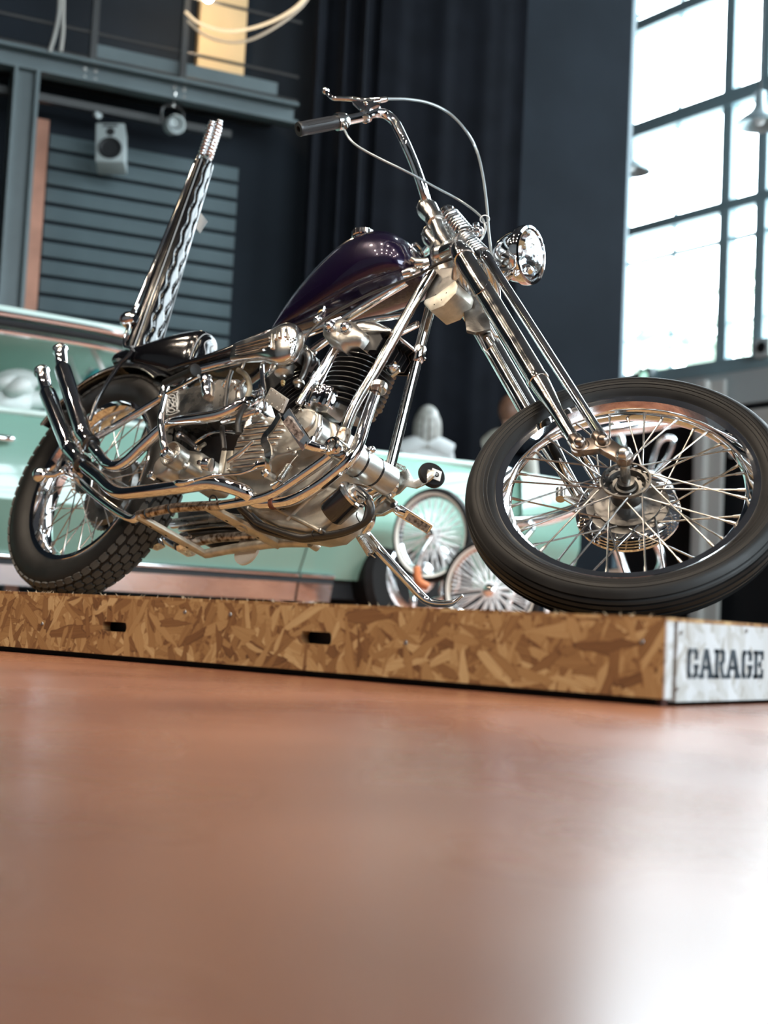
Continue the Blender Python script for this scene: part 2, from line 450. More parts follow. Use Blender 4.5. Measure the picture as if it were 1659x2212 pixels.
# rounded slate-blue nosing that ends the wall beside the window
M['nosing'] = mat('slate_blue_nosing', (0.10, 0.145, 0.17), 0.6, spec=0.3)
w = MB(); nz_c = LW_P + LW_D * (S_END - 0.02) - LW_N * 0.15
w.lathe(nz_c, UPZ, [(0, 0.13), (CEIL, 0.13)], 28)
struct(w.build('trim_2', M['nosing']), 'rounded slate-blue edge of the dark wall beside the window')
# cladding boards, one by one
s0, s1 = lw_s(lw(92, 500)), lw_s(lw(505, 500))
z_top = lw(275, 318).z
pitch = 0.127
i = 0
plank_src = None
z = z_top
while z > 0.05:
    if plank_src is None:
        p = MB(); p.box(V((0, 0, 0)), V(((s1 - s0) / 2, 0, 0)), V((0, 0.016, 0)), V((0, 0, pitch / 2 - 0.014)))
        plank_src = p.build('plank', M['plank'], wall_left, bevel=0.004)
        o = plank_src
    else:
        o = inst(plank_src, wall_left, Matrix())
    o.matrix_basis = xf(LW_D, LW_N, UPZ, LW_P + LW_D * ((s0 + s1) / 2) + LW_N * 0.016 + UPZ * (z - pitch / 2))
    z -= pitch
# salmon pier and steel posts
a, b_ = lw(46, 600, 0.05), lw(97, 600, 0.05)
w = MB(); wall_box(w, LW_P, LW_D, LW_N, lw_s(lw(70, 300)) - 0.08, lw_s(lw(70, 300)) + 0.09, 0, 0.10, 0, lw(80, 265).z)
struct(w.build('trim_1', M['brick']), 'salmon-coloured pier beside the cladding')
P2 = LW_P + LW_N * 0.55
def lb(px, py, off=0.55): return lw(px, py, off)
sp = lw_s(lb(38, 400))
z_beam_b, z_beam_t = lb(300, 205).z, lb(300, 158).z
w = MB()
for d in (-0.07, 0.07):
    wall_box(w, LW_P, LW_D, LW_N, sp + d - 0.012, sp + d + 0.012, 0.47, 0.63, 0, z_beam_b)
wall_box(w, LW_P, LW_D, LW_N, sp - 0.07, sp + 0.07, 0.54, 0.56, 0, z_beam_b)
tag(w.build('steel_column', M['beam']), 'grey steel column under the left end of the gallery', 'column')
w = MB(); wall_box(w, LW_P, LW_D, LW_N, sp - 1.4, sp - 0.7, 0.2, 0.3, 0, z_beam_b)
br = w.build('gallery_brace', M['rail']); tag(br, 'dark slanting brace at the left edge beside the steel column', 'brace')
# gallery: steel channel beam, deck, rail
gal = empty('gallery', 'dark steel gallery with a bolted grey edge beam and cable railing', 'gallery', xf(LW_D, LW_N, UPZ, LW_P))
ge = lw_s(lb(640, 200)); gs = -9.0
def gbox(name, m, s0, s1, o0, o1, z0, z1, bevel=0, par=None):
    return MB().abox(s0, s1, o0, o1, z0, z1).build(name, m, par or gal, bevel=bevel)
zt = z_beam_t
gbox('edge_beam_web', M['beam'], gs, ge, 0.50, 0.52, z_beam_b, zt)
gbox('top_flange', M['beam'], gs, ge, 0.50, 0.62, zt - 0.02, zt)
gbox('bottom_flange', M['beam'], gs, ge, 0.50, 0.62, z_beam_b, z_beam_b + 0.02)
gbox('deck', M['rail'], gs, ge, 0.0, 0.52, zt, zt + 0.05)
gbox('under_tube', M['rail'], gs, ge - 0.4, 0.30, 0.36, z_beam_b - 0.10, z_beam_b - 0.05)
gbox('toe_plate', M['beam'], lw_s(lb(205, 140)), ge - 0.15, 0.56, 0.57, zt + 0.04, zt + 0.13)
for px in (200, 395, -120):
    s = lw_s(lb(px, 100))
    gbox('rail_post', M['rail'], s - 0.022, s + 0.022, 0.55, 0.60, zt, zt + 1.15)
    for dx in (-0.035, 0.035):
        for dz in (0.35, 0.72):
            o = MB().lathe(V((s + dx, 0.52, z_beam_b + (zt - z_beam_b) * dz)), V((0, 1, 0)), [(0, 0.012), (0.012, 0.012)], 8).build('bolt', M['steel'], gal)
for k, pz in enumerate((lb(300, 95).z, lb(300, -30).z, lb(300, 150).z)):
    MB().cyl(V((gs, 0.575, pz)), V((ge, 0.575, pz)), 0.012, 8).build('rail_cable', M['rail'], gal)
# things on the gallery: lit tan panel, hanging ropes, rope light
sA, sB = lw_s(lw(437, 100, 0.2)), lw_s(lw(540, 100, 0.2))
w = MB(); wall_box(w, LW_P, LW_D, LW_N, sA, sB, 0.02, 0.10, zt + 0.05, 6.3)
tag(w.build('tan_panel', M['tan'], bevel=0.01), 'tan panel lit by a warm bulb behind the gallery railing', 'panel')
for k, (x0, x1) in enumerate(((128, 107), (136, 131))):
    w = MB(); w.tube([lw(x0 + 2, -60, 0.62), lw(x0, 20, 0.62), lw((x0 + x1) / 2 + 2, 70, 0.62), lw(x1, 112, 0.62)], 0.013, 8)
    tag(w.build('hanging_rope', mat('grey_rope' + 'ab'[k], (0.30, 0.29, 0.27), 0.8)), ('pale rope hanging over the gallery railing, curling left at its end', 'pale rope hanging straight over the gallery railing')[k], 'rope', 'ropes on the gallery')
M['rope_light'] = mat('glowing_rope_light', (0.55, 0.42, 0.28), 0.3, emit=(1.0, 0.72, 0.42), estr=0.6)
M['rope_dim'] = mat('clear_rope_tube', (0.42, 0.33, 0.24), 0.3, emit=(1.0, 0.7, 0.42), estr=0.08)
w = MB(); w.tube([lw(*p, 1.2) for p in ((400, 25), (430, 50), (480, 66), (530, 64), (590, 45), (640, 15), (670, -20))], 0.010, 8)
tag(w.build('rope_light', M['rope_light']), 'glowing upper loop of rope light hanging from the gallery', 'rope light')
w = MB(); w.tube([lw(*p, 1.2) for p in ((405, 45), (440, 75), (490, 91), (540, 86), (600, 55), (650, 15), (675, -20))], 0.009, 8)
tag(w.build('rope_light', M['rope_dim']), 'dimmer lower loop of rope light hanging from the gallery', 'rope light')
# warm bulb over the tan panel
def bulb_light(name, loc, power, size=0.06, colr=(1, 0.76, 0.5)):
    l = bpy.data.lights.new(name, 'POINT'); l.energy = power; l.color = colr; l.shadow_soft_size = size
    o = bpy.data.objects.new(name, l); col.objects.link(o); o.location = loc
    return o
M['bulb'] = mat('warm_bulb', (1, 0.85, 0.6), 0.4, emit=(1, 0.80, 0.55), estr=60)
p = lw(450, -6, 0.6)
gb = empty('gallery_bulb', 'bright warm bulb at the top edge above the tan panel', 'lamp', Matrix.Translation(p))
MB().ball(V((0, 0, 0)), 0.035).build('bulb', M['bulb'], gb)
MB().lathe(V((0, 0, 0.03)), UPZ, [(0, 0.02), (0.06, 0.02), (0.061, 0.004), (0.8, 0.004)], 10).build('holder', M['rail'], gb)
bulb_light('gallery_bulb_light', p + V((0, 0, -0.06)), 14)
# loudspeaker
spk = empty('loudspeaker', 'grey wall loudspeaker with a black woofer above the slate cladding', 'loudspeaker')
P0 = lw(240, 318, 0.36)
tilt = Matrix.Rotation(math.radians(-4), 4, 'Y')
spk.matrix_world = xf(LW_D, LW_N, UPZ, P0) @ Matrix.Rotation(math.radians(20), 4, 'Z') @ Matrix.Rotation(math.radians(10), 4, 'X') @ tilt
M['spk'] = mat('grey_speaker_case', (0.34, 0.38, 0.38), 0.5)
MB().abox(-0.098, 0.098, -0.12, 0.07, -0.145, 0.145).build('case', M['spk'], spk, bevel=0.012)
MB().lathe(V((0, 0.071, -0.045)), V((0, 1, 0)), [(0, 0.080), (0.012, 0.078), (0.012, 0.068), (-0.02, 0.035), (-0.008, 0.001)], 28).build('woofer', M['black_void'], spk)
MB().lathe(V((0, 0.071, 0.078)), V((0, 1, 0)), [(0, 0.030), (0.004, 0.028), (-0.008, 0.012), (0, 0.001)], 20).build('tweeter', M['black_void'], spk)
MB().abox(-0.05, 0.05, 0.068, 0.074, 0.115, 0.130).build('badge_plate', M['black_void'], spk)
MB().abox(-0.02, 0.02, -0.22, -0.11, -0.03, 0.03).build('bracket', M['rail'], spk)
# round stage spot hung from the beam
spt = empty('stage_spot', 'small round stage lamp hanging under the gallery beam', 'lamp', xf(LW_D, LW_N, UPZ, lw(371, 268, 0.55)))
MB().lathe(V((0, -0.06, 0)), V((0.1, 1, -0.15)), [(0, 0.035), (0.03, 0.06), (0.13, 0.066), (0.135, 0.058), (0.115, 0.045), (0.11, 0.001)], 20).build('housing', M['spk'], spt)
MB().tube([V((-0.075, 0, 0)), V((-0.07, 0, 0.10)), V((0, 0, 0.13)), V((0.07, 0, 0.10)), V((0.075, 0, 0))], 0.008, 6).build('yoke', M['rail'], spt)
MB().cyl(V((0, 0, 0.12)), V((0.01, 0, 0.22)), 0.01, 8).build('hanger', M['steel'], spt)
MB().torus(V((0.0, 0.07, -0.01)), V((0.1, 1, -0.15)), 0.042, 0.007, 20, 6).build('lens_ring', M['chrome'], spt)
spt2 = empty('stage_spot', 'tiny pale fitting left of the round stage lamp', 'lamp', xf(LW_D, LW_N, UPZ, lw(203, 247, 0.3)))
MB().lathe(V((0, 0, 0)), V((0.6, 1, -0.2)), [(0, 0.01), (0.02, 0.025), (0.05, 0.03)], 12).build('housing', M['spk'], spt2)
# stage drapes with hanging folds
def drape(name, label, px0, px1, off, amp, waves, seed, z0=0.02, z1=7.6, thick=0.02):
    rnd = random.Random(seed)
    a, b2 = lw_s(lw(px0, 500, off)), lw_s(lw(px1, 500, off))
    n = int(waves * 10)
    ph = [rnd.uniform(-0.5, 0.5) for _ in range(n + 1)]
    mb = MB(); rows = []
    for zi in range(7):
        z = z0 + (z1 - z0) * zi / 6
        fr, bk = [], []
        for i in range(n + 1):
            t = i / n
            o = off + amp * (math.sin(2 * math.pi * waves * t + 0.5 * math.sin(t * 9 + seed)) + 0.35 * math.sin(2 * math.pi * waves * 2.3 * t + seed)) * (1.0 - 0.35 * zi / 6)
            pnt = LW_P + LW_D * (a + (b2 - a) * t) + LW_N * o + UPZ * z
            fr.append(pnt); bk.append(pnt - LW_N * thick)
        rows.append(fr + bk[::-1])
    mb.rings(rows)
    return tag(mb.build(name, M['drape'], sharp=70), label, 'drape', 'black stage drapes')
drape('stage_drape', 'black drape with soft folds right of the gallery end', 655, 800, 0.30, 0.05, 3, 1)
drape('stage_drape', 'black drape behind the two visitors, left of the window', 800, 1120, 0.16, 0.018, 3, 2)
# ---------------------------------------------------------------- window wall
zs = lambda py: ww(1358, py).z
Z_SILL, Z_HEAD = zs(826), CEIL - 0.3
sw = lambda px, py=500: ww_s(ww(px, py))
S_L, S_R = -3.5, 14.0
w = MB(); wall_box(w, WW_P, WW_D, WW_N, -8, 18, -0.3, 0, 0, Z_SILL - 0.12)
wall_back = struct(w.build('wall_back', M['black_void']), 'black lower part of the window wall')
w = MB(); wall_box(w, WW_P, WW_D, WW_N, -8, 18, -0.3, 0, Z_HEAD, CEIL)
wall_box(w, WW_P, WW_D, WW_N, -8, S_L, -0.3, 0, Z_SILL - 0.12, Z_HEAD)
wall_box(w, WW_P, WW_D, WW_N, S_R, 18, -0.3, 0, Z_SILL - 0.12, Z_HEAD)
struct(w.build('wall_back_upper', M['wall_dark']), 'dark wall around the tall window')
win = empty('window_1', None or 'tall industrial window with blue-grey bars', 'window', xf(WW_D, WW_N, UPZ, WW_P))
del win['category']; win['kind'] = 'structure'
hb = [(zs(826), 0.14, 0.16, 'sill_bar'), (zs(738), 0.018, 0.05, 'glazing_bar'), (zs(572), 0.035, 0.08, 'glazing_bar'), (zs(505), 0.10, 0.12, 'transom'),
      (zs(293), 0.15, 0.16, 'transom'), (zs(70), 0.12, 0.12, 'transom'), (zs(45), 0.03, 0.06, 'glazing_bar'), (zs(-150), 0.10, 0.12, 'transom'), (Z_HEAD, 0.14, 0.16, 'head_bar')]
for z, th, dp, nm in hb:
    MB().abox(S_L, S_R, -dp / 2, dp / 2, z - th / 2, z + th / 2).build(nm, M['frame_blue'], win, bevel=0.006)
m_main = [sw(1345), sw(1572), sw(1650)]
per = m_main[2] - m_main[0]
mull = []
for k in range(-1, 6):
    for s, th in ((m_main[0] + k * per, 0.13), (m_main[1] + k * per, 0.13)):
        if S_L - 0.1 < s < S_R + 0.1:
            mull.append((s, th))
mull += [(S_L, 0.14), (S_R, 0.14)]
for s, th in mull:
    MB().abox(s - th / 2, s + th / 2, -0.06, 0.06, Z_SILL, Z_HEAD).build('mullion', M['frame_blue'], win, bevel=0.006)
thin = [m_main[0] + (m_main[1] - m_main[0]) * 0.52 + k * per for k in range(-1, 6)]
for s in thin:
    if S_L < s < S_R:
        MB().abox(s - 0.014, s + 0.014, -0.02, 0.02, Z_SILL, Z_HEAD).build('glazing_bar', M['frame_blue'], win)
ss = sorted([s for s, _ in mull]); zz = sorted(z for z, *_ in hb)
for a, b_ in zip(ss[:-1], ss[1:]):
    for z0, z1 in zip(zz[:-1], zz[1:]):
        if b_ - a > 0.1 and z1 - z0 > 0.1:
            MB().abox(a, b_, -0.004, 0.004, z0, z1).build('pane', M['pane'], win)
# posts and panels under the window
w = MB(); pp = ww(1545, 1000, 0.10); sC = ww_s(pp)
wall_box(w, WW_P, WW_D, WW_N, sC - 0.16, sC - 0.03, 0.12, 0.24, 0, Z_SILL - 0.15)
wall_box(w, WW_P, WW_D, WW_N, sC - 0.03, sC + 0.14, 0.12, 0.17, 0, Z_SILL - 0.15)
tag(w.build('door_post', M['pale_post'], bevel=0.01), 'pale post below the window, behind the front wheel', 'post')
w = MB(); wall_box(w, WW_P, WW_D, WW_N, sw(1418, 850), S_R, 0.005, 0.06, zs(905), zs(838))
tag(w.build('lintel_panel', M['grey_panel']), 'light grey panel band directly under the window', 'panel')
w = MB(); wall_box(w, WW_P, WW_D, WW_N, sC + 0.18, S_R, 0.06, 0.10, zs(1010), zs(920))
tag(w.build('lintel_panel', mat('pale_beige_band', (0.62, 0.60, 0.56), 0.6)), 'pale beige band at the right edge above the front tyre', 'panel')
# little exit-type boxes on the sill
for k, (px, py, lab) in enumerate(((1398, 815, 'small box lamp with a glowing green disc on the window sill'), (1652, 752, 'small white box on the sill at the right edge'))):
    e = empty('sill_lamp', lab, 'lamp', xf(WW_D, WW_N, UPZ, ww(px, py, 0.15)))
    MB().abox(-0.09, 0.09, -0.05, 0.05, -0.09, 0.09).build('case', M['beam'] if k == 0 else M['grey_panel'], e, bevel=0.01)
    MB().lathe(V((0, 0.05, 0)), V((0, 1, 0)), [(0, 0.055), (0.01, 0.05), (0.012, 0.001)], 16).build('disc', mat('green_disc' if k == 0 else 'black_disc', (0.5, 0.9, 0.75) if k == 0 else (0.01, 0.01, 0.01), 0.4, emit=(0.55, 1.0, 0.8) if k == 0 else None, estr=0.8), e)
# pendant lamps in front of the glass
M['pend'] = mat('galvanised_shade', (0.45, 0.55, 0.58), 0.35, 0.5)
def pendant(px, py, d, lab, R=0.26):
    p = at_depth(px, py, d)
    e = empty('pendant_lamp', lab, 'lamp', Matrix.Translation(p), 'pendant lamps at the window')
    MB().lathe(V((0, 0, 0)), UPZ, [(0, R), (0.012, R), (0.06, R * 0.82), (0.12, R * 0.42), (0.17, R * 0.25), (0.30, R * 0.22), (0.31, 0.02), (0.31, 0.001), (0.29, 0.01), (0.16, R * 0.2), (0.11, R * 0.38), (0.05, R * 0.79), (0.0, R * 0.98)], 32, caps=False).build('shade', M['pend'], e)
    MB().cyl(V((0, 0, 0.3)), V((0, 0, CEIL - p.z)), 0.008, 8).build('rod', M['rail'], e)
    MB().ball(V((0, 0, 0.06)), 0.05).build('bulb', mat('frosted_bulb', (0.85, 0.85, 0.85), 0.4), e)
pendant(1362, 372, 14.0, 'grey dish pendant lamp half hidden behind the dark wall edge', 0.20)
pendant(1640, 272, 12.2, 'grey dish pendant lamp at the right edge before the window', 0.20)
# closing walls behind and beside the photographer
for nm, lab, a, b_, n_ in (('wall_front', 'grey rendered wall behind the photographer', HC[2], HC[3], WW_N), ('wall_far_left', 'dark wall beyond the gallery', HC[3], HC[0], -WW_D)):
    struct(MB().prism([a, b_, b_ + n_ * 0.3, a + n_ * 0.3], UPZ * CEIL).build(nm, M['wall_front'] if nm == 'wall_front' else M['wall_dark']), lab)
# right-hand wall with the second tall window that lights the bike from the side
RW_P, W2A, W2B, W2Z0, W2Z1 = HC[1], 4.0, 12.5, 1.6, 6.2
w = MB()
wall_box(w, RW_P, WW_N, WW_D, 0, 22, 0, 0.3, 0, W2Z0); wall_box(w, RW_P, WW_N, WW_D, 0, 22, 0, 0.3, W2Z1, CEIL)
wall_box(w, RW_P, WW_N, WW_D, 0, W2A, 0, 0.3, W2Z0, W2Z1); wall_box(w, RW_P, WW_N, WW_D, W2B, 22, 0, 0.3, W2Z0, W2Z1)
struct(w.build('wall_right', M['wall_dark']), 'dark wall with a window to the right of the photographer')
win2 = bpy.data.objects.new('window_2', None); col.objects.link(win2); win2.matrix_world = xf(WW_N, -WW_D, UPZ, RW_P)
struct(win2, 'second tall industrial window, right of the photographer')
ss2 = [W2A + (W2B - W2A) * i / 4 for i in range(5)]; zz2 = [W2Z0, 2.6, 3.4, 5.0, W2Z1]
for x in ss2: MB().abox(x - .07, x + .07, -.22, -.10, W2Z0, W2Z1).build('mullion', M['frame_blue'], win2)
for z in zz2: MB().abox(W2A, W2B, -.22, -.10, z - .06, z + .06).build('transom', M['frame_blue'], win2)
for x0, x1 in zip(ss2[:-1], ss2[1:]):
    for z0, z1 in zip(zz2[:-1], zz2[1:]):
        MB().abox(x0, x1, -.164, -.156, z0, z1).build('pane', M['pane'], win2)
pl2 = bpy.data.lights.new('window_portal', 'AREA'); pl2.shape = 'RECTANGLE'; pl2.size = W2B - W2A; pl2.size_y = W2Z1 - W2Z0
pl2.cycles.is_portal = True
po2 = bpy.data.objects.new('window_portal', pl2); col.objects.link(po2)
po2.matrix_world = xf(WW_N, UPZ, WW_D, RW_P + WW_N * ((W2A + W2B) / 2) + WW_D * 0.28 + UPZ * ((W2Z0 + W2Z1) / 2))
# daylight enters through the window opening
pl = bpy.data.lights.new('window_portal', 'AREA'); pl.shape = 'RECTANGLE'; pl.size = S_R - S_L; pl.size_y = Z_HEAD - Z_SILL
pl.cycles.is_portal = True
po = bpy.data.objects.new('window_portal', pl); col.objects.link(po)
po.matrix_world = xf(-WW_D, UPZ, -WW_N, WW_P + WW_D * ((S_L + S_R) / 2) - WW_N * 0.25 + UPZ * ((Z_SILL + Z_HEAD) / 2))
# trees outside, low in the panes; overexposure put into the pale leaf colour
M['leaf'] = mat('washed_out_foliage', (0.62, 0.70, 0.60), 0.8, var=0.5, vscale=6)
M['bark'] = mat('pale_bark', (0.3, 0.27, 0.24), 0.8)
def tree(px, py, d, hgt, lab, seed):
    p = at_depth(px, py, d)
    e = empty('tree', lab, 'tree', Matrix.Translation(V((p.x, p.y, 0))), 'trees outside the window')
    MB().tube([V((0, 0, 0)), V((0.05, 0, p.z * 0.5)), V((0, 0, p.z))], [0.14, 0.11, 0.06], 8).build('trunk', M['bark'], e)
    rnd = random.Random(seed); mb = MB()
    for i in range(200):
        u = V((rnd.gauss(0, 1), rnd.gauss(0, 1), rnd.gauss(0, 1))).normalized() * (hgt * rnd.uniform(0.5, 1.0))
        c = V((u.x, u.y, p.z + u.z * 0.8)); s = rnd.uniform(0.10, 0.2)
        a = V((rnd.gauss(0, 1), rnd.gauss(0, 1), rnd.gauss(0, 1))).normalized(); t1, t2 = frame_of(a)
        mb.add([c - t1 * s, c + t2 * s * 0.6 + a * 0.02, c + t1 * s, c - t2 * s * 0.6 + a * 0.02], [[0, 1, 2, 3]])
    lf = mb.build('foliage', M['leaf'], e); lf['kind'] = 'stuff'
tree(1470, 800, 20, 1.0, 'pale tree seen low through the left panes of the window', 5)
tree(1640, 690, 27, 1.3, 'pale tree seen low through the right pane of the window', 6)
g = MB(); g.prism([WW_P + WW_D * -30 - WW_N * 0.6 + UPZ * -0.3, WW_P + WW_D * 30 - WW_N * 0.6 + UPZ * -0.3, WW_P + WW_D * 30 - WW_N * 50 + UPZ * -0.3, WW_P + WW_D * -30 - WW_N * 50 + UPZ * -0.3], UPZ * 0.2)
struct(g.build('floor_outside', mat('pale_paving', (0.5, 0.5, 0.48), 0.9)), 'pale paving outside the window')
# hall lamps: rows of warm spots over the bikes and the photographer
M['can'] = mat('black_lamp_can', (0.02, 0.02, 0.02), 0.4)
M['spot_face'] = mat('warm_lamp_face', (1, 0.85, 0.65), 0.4, emit=(1.0, 0.78, 0.52), estr=70)
def ceiling_spot(x, y, z, power, lab):
    e = empty('ceiling_spot', lab, 'lamp', Matrix.Translation(V((x, y, z))), 'warm ceiling spots')
    MB().lathe(V((0, 0, 0)), UPZ, [(0, 0.075), (0.22, 0.075), (0.26, 0.03), (CEIL - z, 0.012)], 16).build('can', M['can'], e)
    MB().lathe(V((0, 0, -0.004)), UPZ, [(0, 0.066), (0.003, 0.066)], 16).build('lamp_face', M['spot_face'], e)
    l = bpy.data.lights.new('spot_light', 'SPOT'); l.energy = power; l.color = (1.0, 0.84, 0.66); l.spot_size = math.radians(42); l.spot_blend = 0.75; l.shadow_soft_size = 0.066
    o = bpy.data.objects.new('spot_light', l); col.objects.link(o); o.location = (x, y, z - 0.02); o.rotation_euler = (V((-1.15 + x * 0.12, 0.0, 0.2)) - o.location).to_track_quat('-Z', 'Y').to_euler()
k = 0
for x in (-5.2, -3.4, -1.6, 0.2, 2.0):
    for y in (-4.2, -2.4, -0.6):
        ceiling_spot(x, y, 5.6, LAMP_POWER * 16, 'warm ceiling spot in the rows above the photographer, mirrored in the tank')

# cool fill spot added over the bicycles, brightens them and the car's end
sp_loc = at_depth(1330, -700, 6.4)
e = empty('fill_spot', 'added cool white fill spot above the bicycles, out of frame', 'lamp', Matrix.Translation(sp_loc))
MB().lathe(V((0, 0, 0)), UPZ, [(0, 0.10), (0.25, 0.10), (0.30, 0.03), (CEIL - sp_loc.z, 0.012)], 18).build('can', M['can'], e)
MB().lathe(V((0, 0, -0.004)), UPZ, [(0, 0.09), (0.003, 0.09)], 18).build('lamp_face', mat('fill_spot_face', (0.9, 0.97, 1), 0.4, emit=(0.85, 0.96, 1.0), estr=60), e)
l = bpy.data.lights.new('fill_spot_light', 'SPOT'); l.energy = 1500; l.color = (0.86, 0.96, 1.0); l.spot_size = math.radians(66); l.spot_blend = 0.7; l.shadow_soft_size = 0.09
o = bpy.data.objects.new('fill_spot_light', l); col.objects.link(o); o.location = sp_loc - UPZ * 0.02
# ================================================================ the display platform
plat = empty('display_platform', 'low display platform of strand board with a white end panel', 'platform', Matrix())
PX0, PY1 = -3.5, 1.75
HP = H_PLAT
fp = MB().abox(PX0, 0.0, 0.0, 0.018, 0.010, HP - 0.005).build('front_board', M['osb'], plat, label='brown strand-board front with two slots')
cutters = []
for px, py, wpx, hpx in ((247, 1354, 52, 21), (682.5, 1378, 67, 27)):
    c = on_plane(px, py, V((0, 0, 0)), V((0, 1, 0)))
    e0 = on_plane(px - wpx / 2, py - wpx / 2 * 0.05, V((0, 0, 0)), V((0, 1, 0))); e1 = on_plane(px + wpx / 2, py + wpx / 2 * 0.05, V((0, 0, 0)), V((0, 1, 0)))
    hh = (on_plane(px, py - hpx / 2, V((0, 0, 0)), V((0, 1, 0))).z - on_plane(px, py + hpx / 2, V((0, 0, 0)), V((0, 1, 0))).z) / 2
    hw = (e1.x - e0.x) / 2
    poly = []
    for k in range(16):
        a = math.pi * 2 * k / 16
        poly.append(V((c.x + math.copysign(hw - hh * 0.8, math.cos(a)) + hh * 0.8 * math.cos(a), -0.02, c.z + hh * max(-1, min(1, 1.15 * math.sin(a))))))
    cutters.append(MB().prism(poly, V((0, 0.06, 0))).build('cutter', M['hole']))
cut(fp, cutters)
for p_ in fp.data.polygons: p_.use_smooth = False
MB().abox(PX0, 0.0, 0.0, PY1, HP - 0.005, HP).build('deck', M['osb_top'], plat, label='thin strand-board deck edge')
MB().abox(PX0, -0.03, 0.03, PY1 - 0.03, 0.0, HP - 0.005).build('dark_core', M['black_void'], plat)
# white painted end of the front board, a dark gap, then the white side panel
MB().abox(0.0, 0.003, -0.001, 0.017, 0.010, HP - 0.005).build('board_end', M['osb_white'], plat, label='white painted end of the front board')
MB().abox(-0.02, -0.012, 0.018, 0.034, 0.0, HP - 0.005).build('joint_gap', mat('rusty_joint', (0.05, 0.015, 0.01), 0.8), plat)
side = MB().abox(-0.018, 0.0, 0.034, PY1, 0.006, HP - 0.005).build('side_panel', M['osb_white'], plat, label='white painted side panel stencilled GARAGE')
# screws
for px, py in ((399, 1322), (497, 1327), (876, 1388), (1386, 1386), (91, 1347)):
    p = on_plane(px, py, V((0, -0.001, 0)), V((0, 1, 0)))
    MB().lathe(p, V((0, -1, 0)), [(0, 0.0035), (0.0008, 0.003), (0.0002, 0.001)], 10).build('screw', M['screw'], plat)
for px, py in ((1472, 1367), (1613, 1363), (1463, 1489)):
    p = on_plane(px, py, V((0.0008, 0, 0)), V((1, 0, 0)))
    MB().lathe(p, V((1, 0, 0)), [(0, 0.0035), (0.0008, 0.003), (0.0002, 0.001)], 10).build('screw', M['screw'], plat)
# frayed strands along the top edge
rnd = random.Random(11)
fr = MB()
for i in range(90):
    x = rnd.uniform(-1.6, -0.02); l = rnd.uniform(0.002, 0.008)
    fr.tube([V((x, 0.0, HP - 0.001)), V((x + rnd.uniform(-.006, .006), rnd.uniform(-.002, .003), HP + l * 0.6))], [0.0005, 0.0001], 4, 1)
o = fr.build('frayed_strands', mat('loose_wood_fibre', (0.62, 0.50, 0.34), 0.8), plat); o['kind'] = 'stuff'
# stencilled word: slab letters from strokes, in letter cells 0..1 x 0..1
M['stencil'] = mat('dark_blue_stencil_paint', (0.018, 0.035, 0.05), 0.6, var=0.5, vscale=60)
G_ = [(.08, .18, .34, .82), (.16, .84, .44, 1), (.54, .84, .80, 1), (.16, 0, .44, .16), (.54, 0, .80, .16), (.10, .78, .36, .92), (.10, .08, .36, .22), (.66, .62, .92, .93), (.66, .07, .92, .40), (.58, .34, .98, .48)]
E_ = [(.12, 0, .40, 1), (.02, 0, .44, .14), (.02, .86, .44, 1), (.50, .84, .95, 1), (.50, 0, .95, .16), (.74, .66, .95, .94), (.74, .06, .95, .34), (.48, .43, .72, .57), (.60, .36, .74, .64)]
R_ = [(.12, 0, .40, 1), (.02, 0, .50, .14), (.02, .86, .44, 1), (.50, .86, .82, 1), (.66, .56, .94, .95), (.48, .46, .82, .60)]
def letter_mesh(kind, o, w, h):
    mb = MB()
    def R(a, b, c, d): mb.abox(0.0, 0.0006, o.y + a * w, o.y + c * w, o.z + b * h, o.z + d * h)
    def quad(pts): mb.prism([V((0, o.y + x * w, o.z + y * h)) for x, y in pts], V((0.0006, 0, 0)))
    if kind == 'G':
        for r_ in G_: R(*r_)
    elif kind == 'E':
        for r_ in E_: R(*r_)
    elif kind == 'R':
        for r_ in R_: R(*r_)
        quad([(.52, .46), (.74, .46), (.98, .0), (.68, .0)])
    else:
        quad([(.34, 1), (.62, 1), (.98, .10), (.68, .10), (.44, .72)])
        quad([(.34, .98), (.42, .72), (.30, .10), (.08, .10)])
        R(-.04, 0, .36, .14); R(.60, 0, 1.04, .14); R(.28, .30, .70, .44)
    return mb
def sidep(px, py): return on_plane(px, py, V((0.0003, 0, 0)), V((1, 0, 0)))
xs = [1482, 1511, 1542, 1568, 1600, 1627, 1651]
top_l, bot_l = sidep(1482, 1400), sidep(1482, 1466)
for ch, a, b_ in zip('GARAGE', xs[:-1], xs[1:]):
    pa, pb = sidep(a, 1432), sidep(b_, 1432)
    letter_mesh(ch, V((0, pa.y, bot_l.z)), (pb.y - pa.y) * 0.97, top_l.z - bot_l.z).build('stencil_letter', M['stencil'], side)
# ================================================================ the motorcycle
bike = empty('chopper_motorcycle', 'chrome chopper motorcycle with purple tank leaning on the strand-board platform', 'motorcycle', B_MAT.copy())
def part(mb, name, m, parent=None, **kw): return mb.build(name, m, parent or bike, **kw)
# ---------------------------------------------------------------- rear wheel
RW_C, RW_R, RW_RC, RW_S = V((0, 0, 0.340)), 0.247, 0.284, 0.056
Yax = V((0, 1, 0))
prof = []
for a, rr in [(-0.034, 0.2465), (-0.0415, 0.2525), (-0.048, 0.262), (-0.055, 0.280), (-0.056, 0.296), (-0.052, 0.314), (-0.045, 0.324), (-0.030, 0.331), (-0.012, 0.335), (0.0, 0.336)]:
    prof.append((a, rr))
prof = prof + [(-a, r) for a, r in prof[:-1]][::-1]
rtire = part(MB().lathe(RW_C, Yax, prof + [(0.03, 0.240), (-0.03, 0.240)], 96, caps=False, closed=True), 'rear_tire', M['rubber'])
